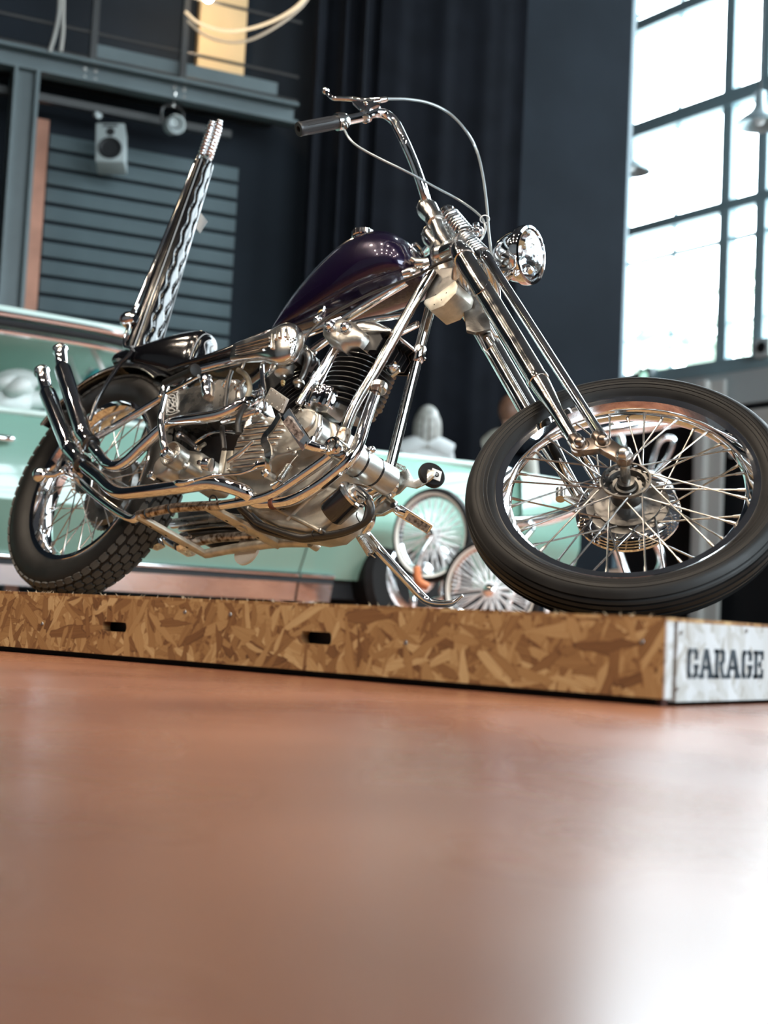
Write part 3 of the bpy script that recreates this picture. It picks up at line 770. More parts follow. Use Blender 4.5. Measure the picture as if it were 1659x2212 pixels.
# tread blocks: five staggered rows
rows = [(-0.043, 0.3265, 0.62), (-0.0215, 0.3340, 0.16), (0.0, 0.3365, 0.0), (0.0215, 0.3340, -0.16), (0.043, 0.3265, -0.62)]
NB = 60
srcs = []
for k, (y, rr, tl) in enumerate(rows):
    hw = 0.0092 if abs(k - 2) < 2 else 0.0085
    hl = math.pi * rr / NB - 0.0019
    poly = [V((-hl, -hw * .75, 0)), V((-hl * .55, -hw, 0)), V((hl * .55, -hw, 0)), V((hl, -hw * .55, 0)), V((hl * .8, 0, 0)), V((hl, hw * .75, 0)), V((hl * .55, hw, 0)), V((-hl * .55, hw, 0)), V((-hl, hw * .55, 0)), V((-hl * .8, 0, 0))]
    me = MB().prism(poly, V((0, 0, 0.0055))).mesh('tread_block'); me.materials.append(M['rubber_tread'])
    for i in range(NB):
        th = 2 * math.pi * (i + (0.5 if k % 2 else 0)) / NB
        e = V((math.cos(th), 0, math.sin(th))); t = V((-math.sin(th), 0, math.cos(th)))
        nrm = (e * math.cos(tl) + V((0, math.copysign(1, y) if y else 0, 0)) * math.sin(abs(tl))).normalized()
        o = bpy.data.objects.new('tread_block', me); col.objects.link(o); o.parent = rtire
        o.matrix_basis = xf(t, nrm.cross(t).normalized(), nrm, RW_C + Yax * y + e * (rr - 0.002))
def rim_profile(R, w):
    half = [(w / 2 + 0.0010, R - 0.014), (w / 2 + 0.0022, R - 0.008), (w / 2 + 0.0034, R - 0.003), (w / 2 + 0.0036, R + 0.0005), (w / 2 + 0.0022, R + 0.002), (w / 2 + 0.0004, R + 0.001), (w / 2 - 0.0015, R - 0.006), (w * 0.30, R - 0.014), (w * 0.16, R - 0.021), (0, R - 0.024)]
    inner = [(0, R - 0.029), (w * 0.18, R - 0.0265), (w * 0.34, R - 0.021)]
    out = [(-a, r) for a, r in half] + [(a, r) for a, r in half[:-1]][::-1] + [(a, r) for a, r in inner[1:]][::-1] + [(0, R - 0.029)] + [(-a, r) for a, r in inner[1:]]
    return out
rrim = part(MB().lathe(RW_C, Yax, rim_profile(RW_R, 0.071), 96, caps=False, closed=True), 'rear_rim', M['chrome'])
def spokes(par, C, ax, e1, e2, R_out, fl, n=40, cross=0.62, r=0.0019, mt=None):
    # laced spokes; fl = [(offset along axle, flange radius)] near and far
    for i in range(n):
        side = i % 2; grp = (i // 2) % 2
        th = 2 * math.pi * i / n
        off, fr = fl[side]
        th_h = th + (cross if grp else -cross)
        po_ = C + (e1 * math.cos(th) + e2 * math.sin(th)) * R_out + ax * (0.006 if side == 0 else -0.006)
        ph = C + (e1 * math.cos(th_h) + e2 * math.sin(th_h)) * fr + ax * (off + (0.002 if grp else -0.002))
        d = (ph - po_); L = d.length; d.normalize()
        o = MB().lathe(po_ - d * 0.004, d, [(0, 0.0034), (0.020, 0.0030), (0.022, r), (L + 0.004, r)], 7).build('spoke', mt or M['spoke'], par)
spokes(rrim, RW_C, Yax, V((1, 0, 0)), V((0, 0, 1)), RW_R - 0.027, [(0.045, 0.062), (-0.042, 0.045)])
rh = part(MB().lathe(RW_C, RT, [(-0.062, 0.02), (-0.060, 0.080), (-0.040, 0.082), (-0.036, 0.062), (-0.028, 0.030), (0.028, 0.028), (0.036, 0.048), (0.044, 0.050), (0.048, 0.030), (0.075, 0.018), (0.076, 0.008)], 32), 'rear_hub', M['dark_cast'])
spr = MB()
teeth = []
for i in range(96):
    a = 2 * math.pi * i / 96
    teeth.append(RW_C + V((math.cos(a), 0, math.sin(a))) * (0.108 + (0.006 if i % 2 else 0)) + Yax * 0.062)
spr.prism(teeth, Yax * 0.005)
part(spr, 'rear_sprocket', M['dark_cast'])
part(MB().lathe(RW_C + Yax * 0.035, Yax, [(0, 0.06), (0.0, 0.10), (0.02, 0.102), (0.022, 0.06)], 32), 'rear_brake_drum', M['dark_cast'])
part(MB().cyl(RW_C + Yax * 0.13, RW_C - Yax * 0.13, 0.010, 12), 'rear_axle', M['chrome'])
for s in (1, -1):
    part(MB().lathe(RW_C + RT * (0.100 * s), RT * s, [(0, 0.017), (0.012, 0.017), (0.018, 0.010), (0.03, 0.009)], 6), 'axle_nut', M['chrome'])
# ---------------------------------------------------------------- front wheel (steered)
FW_R, FW_RC, FW_S = 0.254, 0.272, 0.0455
fe1 = FD.copy(); fe1 = (fe1 - NF * fe1.dot(NF)).normalized(); fe2 = NF.cross(fe1).normalized()
fp_ = []
pts = [(-0.0255, 0.2535), (-0.032, 0.2585), (-0.038, 0.266), (-0.0445, 0.279), (-0.0455, 0.288), (-0.043, 0.297), (-0.039, 0.3035)]
crown = []
def cr_r(a): return 0.3175 - 0.0139 * (abs(a) / 0.039) ** 2.2
for g in (-0.030, -0.019, -0.0075, 0.0075, 0.019, 0.030):
    crown += [(g - 0.0027, cr_r(g) + 0.0003), (g - 0.0018, cr_r(g) - 0.006), (g + 0.0018, cr_r(g) - 0.006), (g + 0.0027, cr_r(g) + 0.0003)]
    crown.append((g + 0.0055, cr_r(g + 0.0055)))
fp_ = pts + crown[:-1] + [(-a, r) for a, r in pts][::-1] + [(0.022, 0.247), (-0.022, 0.247)]
ftire = part(MB().lathe(FC, NF, fp_, 120, caps=False, closed=True), 'front_tire', M['rubber'], sharp=50)
for rr, s, yo in ((0.2835, 1, .0448), (0.2705, 1, .0400), (0.2775, 1, .0437), (0.2920, 1, .0446), (0.2835, -1, .0448)):
    MB().torus(FC + NF * (yo * s), NF, rr, 0.0012, 120, 6).build('sidewall_bead', M['rubber'], ftire)
frim = part(MB().lathe(FC, NF, rim_profile(FW_R, 0.052), 108, caps=False, closed=True), 'front_rim', M['chrome'])
spokes(frim, FC, NF, fe1, fe2, FW_R - 0.027, [(0.030, 0.040), (-0.034, 0.060)], cross=0.72)
# hub: near spoke flange with a deep recess, dark barrel, big brake plate on the far side
hub = part(MB().lathe(FC, NF, [(-0.034, 0.066), (-0.028, 0.066), (-0.024, 0.045), (-0.015, 0.032), (0.012, 0.032), (0.024, 0.038), (0.028, 0.049), (0.034, 0.049), (0.034, 0.045), (0.014, 0.041), (0.012, 0.024), (0.018, 0.022), (0.020, 0.018), (0.030, 0.017), (0.031, 0.011)], 40), 'front_hub', M['dark_cast'])
for k in range(10):
    a = 2 * math.pi * k / 10
    MB().cyl(FC + (fe1 * math.cos(a) + fe2 * math.sin(a)) * 0.034 + NF * 0.012, FC + (fe1 * math.cos(a) + fe2 * math.sin(a)) * 0.034 + NF * 0.0165, 0.004, 8).build('hub_rivet', M['black_fin'], hub)
dr = part(MB().lathe(FC, NF, [(-0.034, 0.03), (-0.034, 0.092), (-0.038, 0.098), (-0.041, 0.094), (-0.044, 0.100), (-0.047, 0.096), (-0.050, 0.102), (-0.053, 0.098), (-0.056, 0.104), (-0.062, 0.104), (-0.066, 0.095), (-0.070, 0.03)], 56), 'front_brake_drum', M['chrome'])
MB().lathe(FC, NF, [(-0.0335, 0.045), (-0.0325, 0.078), (-0.0335, 0.082)], 48, caps=False).build('drum_face_ring', M['dark_cast'], dr)
for k in range(6):
    a = 2 * math.pi * k / 6
    MB().cyl(FC + (fe1 * math.cos(a) + fe2 * math.sin(a)) * 0.072 - NF * 0.034, FC + (fe1 * math.cos(a) + fe2 * math.sin(a)) * 0.072 - NF * 0.0315, 0.005, 8).build('drum_bolt', M['black_fin'], dr)
# brake arm on the far side
ba = MB()
a0 = FC - NF * 0.066 + fe1 * 0.02; a1 = qf('G', 545, 690, -0.066)
ba.tube([a0, (a0 + a1) / 2 + fe2 * 0.012, a1], 0.006, 8)
ba.tube([a0 + fe1 * 0.03, (a0 + a1) / 2 - fe2 * 0.014, a1], 0.005, 8)
ba.lathe(qf('G', 530, 690, -0.066), (qf('G', 530, 620, -0.066) - qf('G', 530, 690, -0.066)), [(-0.006, 0.010), (0.022, 0.010), (0.022, 0.006), (0.012, 0.005)], 14)
part(ba, 'brake_arm', M['steel'])
ax_n, ax_f = FC + NF * 0.105, FC - NF * 0.105
part(MB().cyl(ax_n, ax_f, 0.0095, 14), 'front_axle', M['steel'])
part(MB().lathe(FC + NF * 0.085, NF, [(0, 0.017), (0.018, 0.017), (0.026, 0.012), (0.030, 0.004)], 6), 'axle_nut', M['steel'])
# ---------------------------------------------------------------- springer fork, both sides mirrored about the wheel's plane
LV = 0.080
leg_t, leg_m, leg_b = qf('F', 500, 400, LV), qf('F', 1085, 1375, LV), qf('F', 1372, 1845, LV)
def both(fn):
    for g in (lambda p: p, fmir):
        fn(g)
def mk_leg(g):
    t, mid, bt = g(leg_t), g(leg_m), g(leg_b)
    d = (bt - t).normalized()
    o = part(MB().lathe(t, d, [(-0.030, 0.012), (-0.030, 0.020), (-0.012, 0.024), (0.0, 0.025), (0.012, 0.0235), ((mid - t).length - 0.03, 0.0225), ((mid - t).length + 0.01, 0.021), ((bt - t).length - 0.10, 0.0145), ((bt - t).length, 0.0125)], 24), 'fork_leg', M['chrome_worn'])
    MB().lathe(t, d, [(0.004, 0.0262), (0.012, 0.0275), (0.020, 0.0262)], 24).build('collar', M['chrome_worn'], o)
    MB().lathe(t, d, [((mid - t).length - 0.008, 0.0228), ((mid - t).length, 0.0236), ((mid - t).length + 0.008, 0.0228)], 24).build('weld_ring', M['chrome_worn'], o)
    # tapered reinforcing sleeve with a pointed end
    a, b_ = frame_of(d)
    rings = []
    for i in range(9):
        rings.append([t + d * (0.02 + (0.115 + 0.05 * abs(math.cos(j * math.pi / 12))) * i / 8) + (a * math.cos(2 * math.pi * j / 24) + b_ * math.sin(2 * math.pi * j / 24)) * 0.0243 for j in range(24)])
    MB().rings(rings, True).build('gusset_sleeve', M['chrome_worn'], o)
both(mk_leg)
th_t, th_b = qf('F', 680, 405, LV), qf('F', 1598, 1835, LV)
def mk_thin(g):
    t, bt = g(th_t), g(th_b); d = (bt - t).normalized()
    o = part(MB().lathe(t, d, [(-0.006, 0.006), (-0.002, 0.0125), (0.004, 0.0135), (0.03, 0.0135), (0.045, 0.0115), ((bt - t).length, 0.0105)], 18), 'spring_leg', M['chrome'])
both(mk_thin)
# flat steel plate between the legs behind the far leg, with its bolt boss
pl_ = [qf('F', x, y, -0.055) for x, y in ((470, 520), (640, 470), (700, 760), (725, 1000), (610, 1030), (535, 1010), (500, 760))]
o = part(MB().prism(pl_, NF * 0.010), 'fork_web_plate', M['dark_cast'], bevel=0.003)
cpt = qf('F', 560, 700, -0.045)
MB().lathe(cpt, NF, [(0, 0.020), (0.004, 0.019), (0.004, 0.007), (0.012, 0.006)], 16).build('pivot_bolt', M['steel'], o)
# rockers at the bottom
def mk_rocker(g):
    v = LV + 0.004
    p1, p2, p3 = g(qf('F', 1420, 1900, v)), g(qf('F', 1600, 1880, v)), g(FC + NF * (v + 0.006))
    w = (g(FC + NF) - g(FC)).normalized()
    mb = MB()
    up1 = -FD * 0.017
    for pa, pb, r0, r1 in ((p1, p2, 0.018, 0.017), (p2, p3, 0.017, 0.015)):
        d = (pb - pa).normalized(); s = d.cross(w).normalized()
        mb.prism([pa + s * r0 - w * 0.008, pa - s * r0 - w * 0.008, pb - s * r1 - w * 0.008, pb + s * r1 - w * 0.008], w * 0.016)
    for p_, r0 in ((p1, 0.019), (p2, 0.0185), (p3, 0.017)):
        mb.lathe(p_ - w * 0.010, w, [(0, r0 * .9), (0.003, r0), (0.017, r0), (0.020, r0 * .9)], 20)
    o = part(mb, 'rocker', M['rocker_steel'], bevel=0.002)
    for p_ in (p1, p2):
        MB().lathe(p_ + w * 0.008, w, [(0, 0.012), (0.010, 0.012), (0.015, 0.008), (0.017, 0.003)], 14).build('acorn_nut', M['rocker_steel'], o)
        MB().lathe(p_ - FD * 0.006, -FD, [(0, 0.0155), (0.022, 0.0155), (0.028, 0.012), (0.031, 0.005)], 16).build('leg_socket', M['rocker_steel'], o)
both(mk_rocker)
# coil springs over the stem, upper and lower stack, each side
def mk_spring(g):
    for c0, c1, tn in (((395, 95), (515, 235), 8), ((510, 275), (640, 405), 9)):
        a, b_ = g(qf('F', *c0, 0.035)), g(qf('F', *c1, 0.035))
        o = part(MB().coil(a, b_, 0.0225, 0.0034, tn, 16, 8), 'fork_spring', M['spring'])
    a, b_ = g(qf('F', 375, 62, 0.035)), g(qf('F', 690, 455, 0.035))
    part(MB().cyl(a, b_, 0.009, 14), 'spring_rod', M['black_fin'])
    d = (b_ - a).normalized()
    part(MB().lathe(a - d * 0.004, d, [(0, 0.008), (0.002, 0.016), (0.008, 0.0215), (0.012, 0.0215)], 18), 'spring_cap', M['chrome'])
    mid = g(qf('F', 512, 255, 0.035))
    part(MB().lathe(mid - d * 0.006, d, [(0, 0.02), (0.002, 0.024), (0.010, 0.024), (0.012, 0.02)], 18), 'spring_seat', M['chrome_worn'])
both(mk_spring)
# triple clamp blocks
tc_l, tc_r = qf('F', 500, 395, LV), fmir(qf('F', 500, 395, LV))
up_ = -FD
mb = MB()
mb.tube([tc_l + FD * 0.004, tc_l * .75 + tc_r * .25 - FF * .010, (tc_l + tc_r) / 2 - FF * 0.014, tc_l * .25 + tc_r * .75 - FF * .010, tc_r + FD * 0.004], [0.022, 0.020, 0.024, 0.020, 0.022], 14)
part(mb, 'lower_clamp', M['alu_polished'])
sa, sb = qf('F', 690, 440, LV), fmir(qf('F', 690, 440, LV))
part(MB().tube([sa, (sa + sb) / 2 + FF * 0.01, sb], 0.013, 12), 'spring_bridge', M['chrome_worn'])
# steering stem and neck casting (unsteered, in the bike's plane)
nk_t, nk_b = q('O', 640, 720, 0.0), q('O', 760, 1330, 0.0)
part(MB().lathe(nk_t, nk_b - nk_t, [(0, 0.026), (0.010, 0.030), (0.02, 0.030), ((nk_b - nk_t).length, 0.030), ((nk_b - nk_t).length + 0.01, 0.026)], 24), 'steering_head', M['alu'])
neck = [(300, 1080), (560, 1030), (800, 985), (885, 1180), (870, 1420), (650, 1600), (490, 1670), (370, 1540), (440, 1330), (520, 1120)]
neck = [(540, 1020), (860, 990), (890, 1180), (865, 1400), (680, 1590), (480, 1670), (360, 1550), (450, 1250)]
n1 = [q('O', x, y, 0.030) for x, y in neck]
o = part(MB().prism(n1, Yax * 0.060), 'neck_gusset', M['dark_cast'], bevel=0.008, seg=3)
lip = [q('O', x, y, 0.0335) for x, y in ((395, 1500), (560, 1430), (720, 1310), (850, 1205), (888, 1290), (865, 1400), (680, 1590), (480, 1672), (372, 1552))]
MB().prism(lip, Yax * 0.067).build('gusset_lip', M['cream_steel'], o, bevel=0.004)
for x, y in ((560, 1425), (720, 1400), (645, 1505), (540, 1575)):
    p_ = q('O', x, y, 0.034)
    MB().lathe(p_, RT, [(0, 0.0018), (0.0006, 0.001)], 8).build('casting_pit', M['hole'], o)
# top yoke with risers
mb = MB()
y0 = qf('O', 690, 690, 0.035)
y1 = fmir(y0)
mb.tube([y0, (y0 + y1) / 2 - FF * 0.012, y1], [0.026, 0.030, 0.026], 14)
mb.ball(qf('O', 640, 830, 0.02), 0.026)
mb.ball(qf('O', 730, 660, 0.035), 0.022)
mb.tube([qf('O', 640, 830, 0.02), qf('O', 880, 720, 0.06), tc_l - FD * 0.02], [0.02, 0.018, 0.02], 12)
mb.tube([fmir(qf('O', 640, 830, 0.02)), fmir(qf('O', 880, 720, 0.06)), tc_r - FD * 0.02], [0.02, 0.018, 0.02], 12)
part(mb, 'top_yoke', M['alu_polished'])
def mk_riser(g):
    v = 0.040
    ps = [g(qf('O', x, y, v)) for x, y in ((740, 700), (660, 560), (560, 330), (440, 160), (405, 70))]
    o = part(MB().tube(ps, [0.018, 0.019, 0.0195, 0.027, 0.019], 18, 8), 'riser', M['alu_polished'])
    d = (ps[2] - ps[1]).normalized()
    MB().lathe(ps[2], d, [(-0.014, 0.0205), (-0.012, 0.0235), (0.012, 0.0245), (0.014, 0.021)], 20).build('riser_band', M['steel'], o)
    MB().lathe(g(qf('O', 300, 115, v)), (g(qf('O', 300, 115, v)) - ps[3]).normalized(), [(-0.02, 0.007), (0.0, 0.007), (0.004, 0.004)], 8).build('clamp_bolt', M['chrome'], o)
both(mk_riser)
# handlebar with grips
hb_pts = [((870, 800), .040), ((845, 700), .075), ((790, 540), .122), ((735, 410), .160), ((690, 315), .182), ((655, 255), .196), ((605, 218), .208), ((545, 212), .218), ((480, 232), .228), ((385, 254), .242), ((310, 268), .252), ((200, 290), .266), ((70, 313), .283)]
Rb = [qf('E', *p_, v) for p_, v in hb_pts]
hbar = part(MB().tube(Rb[::-1][2:], 0.0125, 16, 6), 'handlebar', M['chrome'])
o = part(MB().tube([fmir(p_) for p_ in Rb[::-1][2:]], 0.0125, 16, 6), 'handlebar', M['chrome'])
M['grip'] = mat('dark_grey_grip_rubber', (0.022, 0.022, 0.024), 0.38)
def mk_grip(g):
    a, b_ = g(Rb[-1]), g(Rb[-3]); d = (b_ - a).normalized(); L = (b_ - a).length
    o = part(MB().lathe(a, d, [(0.012, 0.006), (0.0, 0.008), (0.0, 0.0172), (0.005, 0.0185), (0.010, 0.0172), (L - 0.012, 0.0168), (L, 0.0168), (L, 0.01)], 24), 'grip', M['grip'])
    fa, fb = frame_of(d)
    for j in range(12):
        e = fa * math.cos(j * math.pi / 6) + fb * math.sin(j * math.pi / 6)
        MB().cyl(a + d * 0.02 + e * 0.0170, a + d * (L - 0.02) + e * 0.0168, 0.0011, 6).build('grip_rib', M['grip'], o)
    MB().lathe(b_, d, [(-0.003, 0.014), (-0.002, 0.0215), (0.010, 0.0225), (0.024, 0.0195), (0.030, 0.0145)], 20).build('throttle_collar', M['alu_polished'], o)
    MB().lathe(b_ + d * 0.012 + FD * 0.018, FD, [(0, 0.008), (0.014, 0.007), (0.02, 0.0045)], 10).build('cable_ferrule', M['chrome'], o)
both(mk_grip)
# brake lever on the right bar only
lv = MB()
L_ = [qf('E', x, y, 0.232) for x, y in ((585, 130), (480, 138), (400, 125), (320, 122), (285, 120), (255, 95), (240, 75))]
lv.tube(L_, [0.007, 0.0085, 0.0072, 0.006, 0.0058, 0.0055, 0.005], 12)
lv.ball(qf('E', 238, 74, 0.232), 0.0095)
lever = part(lv, 'brake_lever', M['chrome'])
MB().prism([qf('E', x, y, 0.238) for x, y in ((400, 135), (520, 138), (575, 150), (505, 190), (470, 200), (440, 170))], NF * -0.012).build('lever_perch', M['chrome'], lever, bevel=0.002)
MB().tube([qf('E', 530, 145, 0.232), qf('E', 500, 190, 0.232), qf('E', 487, 250, 0.23)], [0.006, 0.009, 0.010], 12).build('perch_arm', M['chrome'], lever)
MB().lathe(qf('E', 486, 232, 0.228), (qf('E', 545, 212, .218) - qf('E', 480, 232, .228)), [(-0.008, 0.0155), (-0.006, 0.0175), (0.006, 0.0175), (0.008, 0.0155)], 20).build('perch_clamp', M['chrome'], lever)
MB().lathe(qf('E', 580, 132, 0.232), qf('E', 625, 124, 0.228) - qf('E', 580, 132, 0.232), [(-0.003, 0.0075), (0.012, 0.0075), (0.018, 0.0055)], 12).build('cable_adjuster', M['alu_polished'], lever)
MB().lathe(qf('E', 487, 150, 0.238), NF, [(0, 0.006), (0.004, 0.006), (0.006, 0.003)], 8).build('pivot_screw', M['chrome'], lever)
# cables
M['cable'] = mat('grey_cable_sheath', (0.34, 0.38, 0.40), 0.25, 0.5)
cb = [((620, 125), .228), ((750, 128), .215), ((880, 152), .195), ((1000, 212), .165), ((1100, 315), .13), ((1170, 440), .08), ((1210, 600), .07), ((1235, 790), .06), ((1245, 930), .06), ((1262, 1070), .06), ((1285, 1200), .05), ((1310, 1290), .02)]
part(MB().tube([qf('E', *p_, v) for p_, v in cb], 0.0036, 8), 'brake_cable', M['cable'])
cb = [((355, 318), .25), ((385, 370), .245), ((440, 420), .235), ((560, 487), .21), ((770, 590), .165), ((900, 662), .12), ((1060, 748), .07), ((1180, 835), .06), ((1222, 900), .06), ((1215, 965), .05), ((1180, 1015), .04), ((1140, 1040), .02)]
part(MB().tube([qf('E', *p_, v) for p_, v in cb], 0.0030, 8), 'throttle_cable', M['cable'])
part(MB().torus(qf('E', 1222, 868, 0.06), (qf('E', 1235, 800, .06) - qf('E', 1245, 930, .06)), 0.011, 0.0015, 24, 6), 'cable_tie_loop', M['white_sticker'])
kn = MB(); kn.tube([qf('O', 1060, 500, 0.03), qf('O', 1180, 430, 0.05)], [0.009, 0.007], 10); kn.ball(qf('O', 1200, 480, 0.05), 0.013); kn.lathe(qf('O', 1165, 420, 0.05), qf('O', 1160, 370, .05) - qf('O', 1165, 420, .05), [(0, .008), (.012, .008), (.012, .004), (.006, .003)], 10)
part(kn, 'cable_stop', M['chrome'])
# black clutch cable along the tank's underside to the neck
kc = [('O', 800, 890, .06), ('O', 560, 985, .06), ('O', 300, 1130, .06), ('O', 0, 1250, .06), ('D', 850, 780, .07), ('D', 600, 910, .08), ('D', 450, 1010, .09), ('D', 360, 1090, .10), ('D', 300, 1180, .105), ('D', 270, 1240, .10)]
part(MB().tube([q(*z) for z in kc], 0.0034, 8), 'black_cable', M['hose'])
# ---------------------------------------------------------------- headlamp
lc = qf('F', 1030, 400, 0.0)
la = (FF + V((0, -0.24, 0.10))).normalized()
Rl = 0.066
sh = part(MB().lathe(lc, la, [(-0.098, 0.001), (-0.097, 0.016), (-0.088, 0.034), (-0.070, 0.050), (-0.045, 0.061), (-0.022, 0.066), (-0.016, 0.067), (-0.016, 0.064), (-0.04, 0.058), (-0.065, 0.046), (-0.085, 0.02), (-0.09, 0.001)], 48, caps=False), 'headlamp_shell', M['chrome'])
MB().lathe(lc, la, [(-0.020, 0.0665), (-0.018, 0.0712), (-0.008, 0.0725), (0.002, 0.070), (0.004, 0.064), (-0.002, 0.0635)], 56, caps=False).build('headlamp_rim', M['chrome'], sh)
MB().lathe(lc, la, [(-0.004, 0.0640), (0.002, 0.060), (0.008, 0.045), (0.011, 0.02), (0.0115, 0.001), (0.0095, 0.001), (0.009, 0.02), (0.006, 0.045), (0.0, 0.0595), (-0.007, 0.064)], 48, caps=False).build('headlamp_lens', M['lens'], sh)
MB().lathe(lc, la, [(-0.007, 0.0625), (-0.03, 0.053), (-0.05, 0.038), (-0.06, 0.014), (-0.06, 0.001)], 40, caps=False).build('reflector', M['chrome'], sh)
MB().lathe(lc, la, [(-0.045, 0.008), (-0.022, 0.010), (-0.018, 0.008), (-0.017, 0.001)], 14).build('lamp_bulb_cap', M['alu_polished'], sh)
hm = MB(); hm.tube([lc - la * 0.050 + FD * 0.050, lc - la * 0.075 + FD * 0.062, (sa + sb) / 2 + FF * 0.01], [0.010, 0.012, 0.011], 12)
part(hm, 'headlamp_bracket', M['chrome_worn'])
MB().lathe(lc - la * 0.035 + FD * 0.056, FD, [(0, 0.011), (0.014, 0.011), (0.02, 0.007)], 6).build('bracket_nut', M['chrome'], sh)
# ---------------------------------------------------------------- frame
FV = 0.088
fr_bb = MB().tube([q('D', 1180, 660, 0.012), q('D', 900, 825, 0.012), q('D', 640, 985, 0.010)], 0.0125, 16, 4)
frame = part(fr_bb, 'frame_backbone', M['chrome'])
def fsub(mb, name, m, **kw): return mb.build(name, m, frame, **kw)
def pair(pts, r, name, m, k=6, n=14, tr=None):
    for g in (lambda p: p, mir):
        fsub(MB().tube([g(p) for p in pts], r, n, k), name, m)
# two upper stays that run back from the neck to the top of the engine
pair([q('D', 1180, 945, 0.022), q('D', 900, 985, 0.040), q('D', 700, 1030, 0.052)], 0.0085, 'upper_stay', M['chrome'])
# down tubes
fsub(MB().tube([q('O', 520, 1070, 0.040), q('O', 400, 1275, 0.040), q('O', 235, 1545, 0.042), q('K', 1150, 800, 0.056), q('K', 800, 1400, 0.080), q('C', 1000, 1200, FV)], 0.0130, 16, 6), 'down_tube', M['chrome_worn'])
far_b = mir(q('C', 1000, 1200, FV)); far_t = q('F', 232, 880, -0.030)
fsub(MB().tube([far_t + (far_t - far_b) * 0.12, far_t, far_t.lerp(far_b, 0.5), far_b], 0.0130, 16, 4), 'down_tube', M['chrome_worn'])
# footpeg nodes at the foot of the down tubes
def node(g, s):
    c0 = g(q('C', 985, 1230, FV)); w = RT * s
    o = fsub(MB().lathe(c0 - w * 0.022, w, [(0, 0.018), (0.004, 0.0235), (0.044, 0.0245), (0.049, 0.020), (0.049, 0.015), (0.046, 0.012)], 22), 'footpeg_node', M['chrome_worn'])
    d1 = (g(q('K', 800, 1400, 0.080)) - c0).normalized()
    fsub(MB().lathe(c0, d1, [(0.01, 0.0175), (0.045, 0.0165), (0.055, 0.0135)], 18), 'node_sleeve', M['chrome_rust'])
node(lambda p: p, 1); node(mir, -1)
# collar on each down tube
for g in (lambda p: p, mir):
    pass
for g in (1,):
    a, b_ = far_t.lerp(far_b, 0.19), far_t.lerp(far_b, 0.28)
    fsub(MB().lathe(a, b_ - a, [(-0.002, 0.0135), (0.004, 0.0165), ((b_ - a).length - 0.004, 0.0165), ((b_ - a).length + 0.002, 0.0135)], 18), 'tube_collar', M['chrome_worn'])
# lower rails: near chrome, worn toward the rear
rail = [q('C', 985, 1232, FV), q('C', 800, 1372, FV), q('C', 500, 1572, FV), q('C', 300, 1650, FV), q('C', 0, 1702, FV), q('B', 300, 1712, FV), q('B', 0, 1775, FV), q('A', 950, 1398, FV), q('A', 850, 1350, FV), q('A', 700, 1240, FV), q('A', 560, 1115, FV)]
pair(rail[:5], 0.0120, 'lower_rail', M['chrome'])
pair(rail[4:7], 0.0125, 'lower_rail_worn', M['chrome_rust'])
pair(rail[6:], 0.0118, 'chain_stay', M['chrome'])
for x in (80, 290, 660):
    a = q('B', x, 1775 - x * 0.2, FV)
    dd = (rail[5] - rail[6]).normalized()
    fsub(MB().torus(a, dd, 0.0125, 0.0022, 20, 8), 'rail_band', M['hose'])
a = q('B', 890, 1590, FV + 0.004)
fsub(MB().lathe(a, UPZ, [(-0.02, 0.0085), (0.010, 0.0085), (0.010, 0.0115), (0.020, 0.0115), (0.021, 0.006)], 6), 'exhaust_stud', M['chrome'])
# seat stays and top rails
stay = [q('A', 560, 880, FV), q('A', 700, 805, FV), q('A', 1150, 540, FV), q('A', 1300, 450, FV - 0.003)]
pair(stay, 0.0105, 'seat_stay', M['chrome'], 4)
toprail = [q('A', 1300, 450, FV - .003), q('B', 480, 510, FV - 0.006), q('B', 650, 455, 0.078), q('B', 870, 400, 0.066), q('C', 300, 400, 0.05), q('D', 640, 985, 0.012)]
pair(toprail, 0.0110, 'top_rail', M['chrome'])
# axle plates
for s in (1, -1):
    g = (lambda p: p) if s > 0 else mir
    poly = [g(q('A', x, y, FV + 0.005)) for x, y in ((470, 1010), (560, 1030), (650, 1110), (640, 1190), (600, 1180), (530, 1120), (440, 1060))]
    o = fsub(MB().prism(poly, RT * (-0.008 * s)), 'axle_plate', M['chrome_worn'], bevel=0.0015)
# cross members under the engine
def cross_bar(x0, y0, x1, y1, w, name):
    a = q('B', x0, y0, FV + 0.006); b_ = q('B', x1, y1, -FV - 0.006)
    d = (b_ - a); L = d.length; d.normalize()
    u = V((1, 0, 0)); u = (u - d * u.dot(d)).normalized(); n = d.cross(u)
    mb = MB()
    rings = []
    for t, hw in ((0, w * 0.7), (L * 0.12, w), (L * 0.5, w * 1.05), (L * 0.88, w), (L, w * 0.7)):
        p_ = a + d * t
        rings.append([p_ + u * hw - n * 0.006, p_ + u * hw + n * 0.004, p_ + u * hw * 0.5 + n * 0.009, p_ - u * hw * 0.5 + n * 0.009, p_ - u * hw + n * 0.004, p_ - u * hw - n * 0.006])
    mb.rings(rings)
    o = fsub(mb, name, M['cream_steel'], bevel=0.0015)
    return a, b_, u, n, o
a, b_, u, n, o = cross_bar(590, 1690, 1250, 2045, 0.020, 'cross_member')
dn = n if n.z < 0 else -n
c_ = a.lerp(b_, 0.50)
fsub(MB().lathe(c_ + dn * 0.004, dn, [(0, 0.017), (0.006, 0.016), (0.008, 0.011), (0.003, 0.008), (-0.002, 0.006)], 20), 'mount_boss', M['alu_dusty'])
for t in (0.30, 0.72):
    fsub(MB().lathe(a.lerp(b_, t) + dn * 0.008, dn, [(0, 0.005), (0.0012, 0.004)], 10), 'drilled_hole', M['hole'])
a, b_, u, n, o = cross_bar(-10, 1780, 610, 2130, 0.015, 'cross_member')
dn = n if n.z < 0 else -n
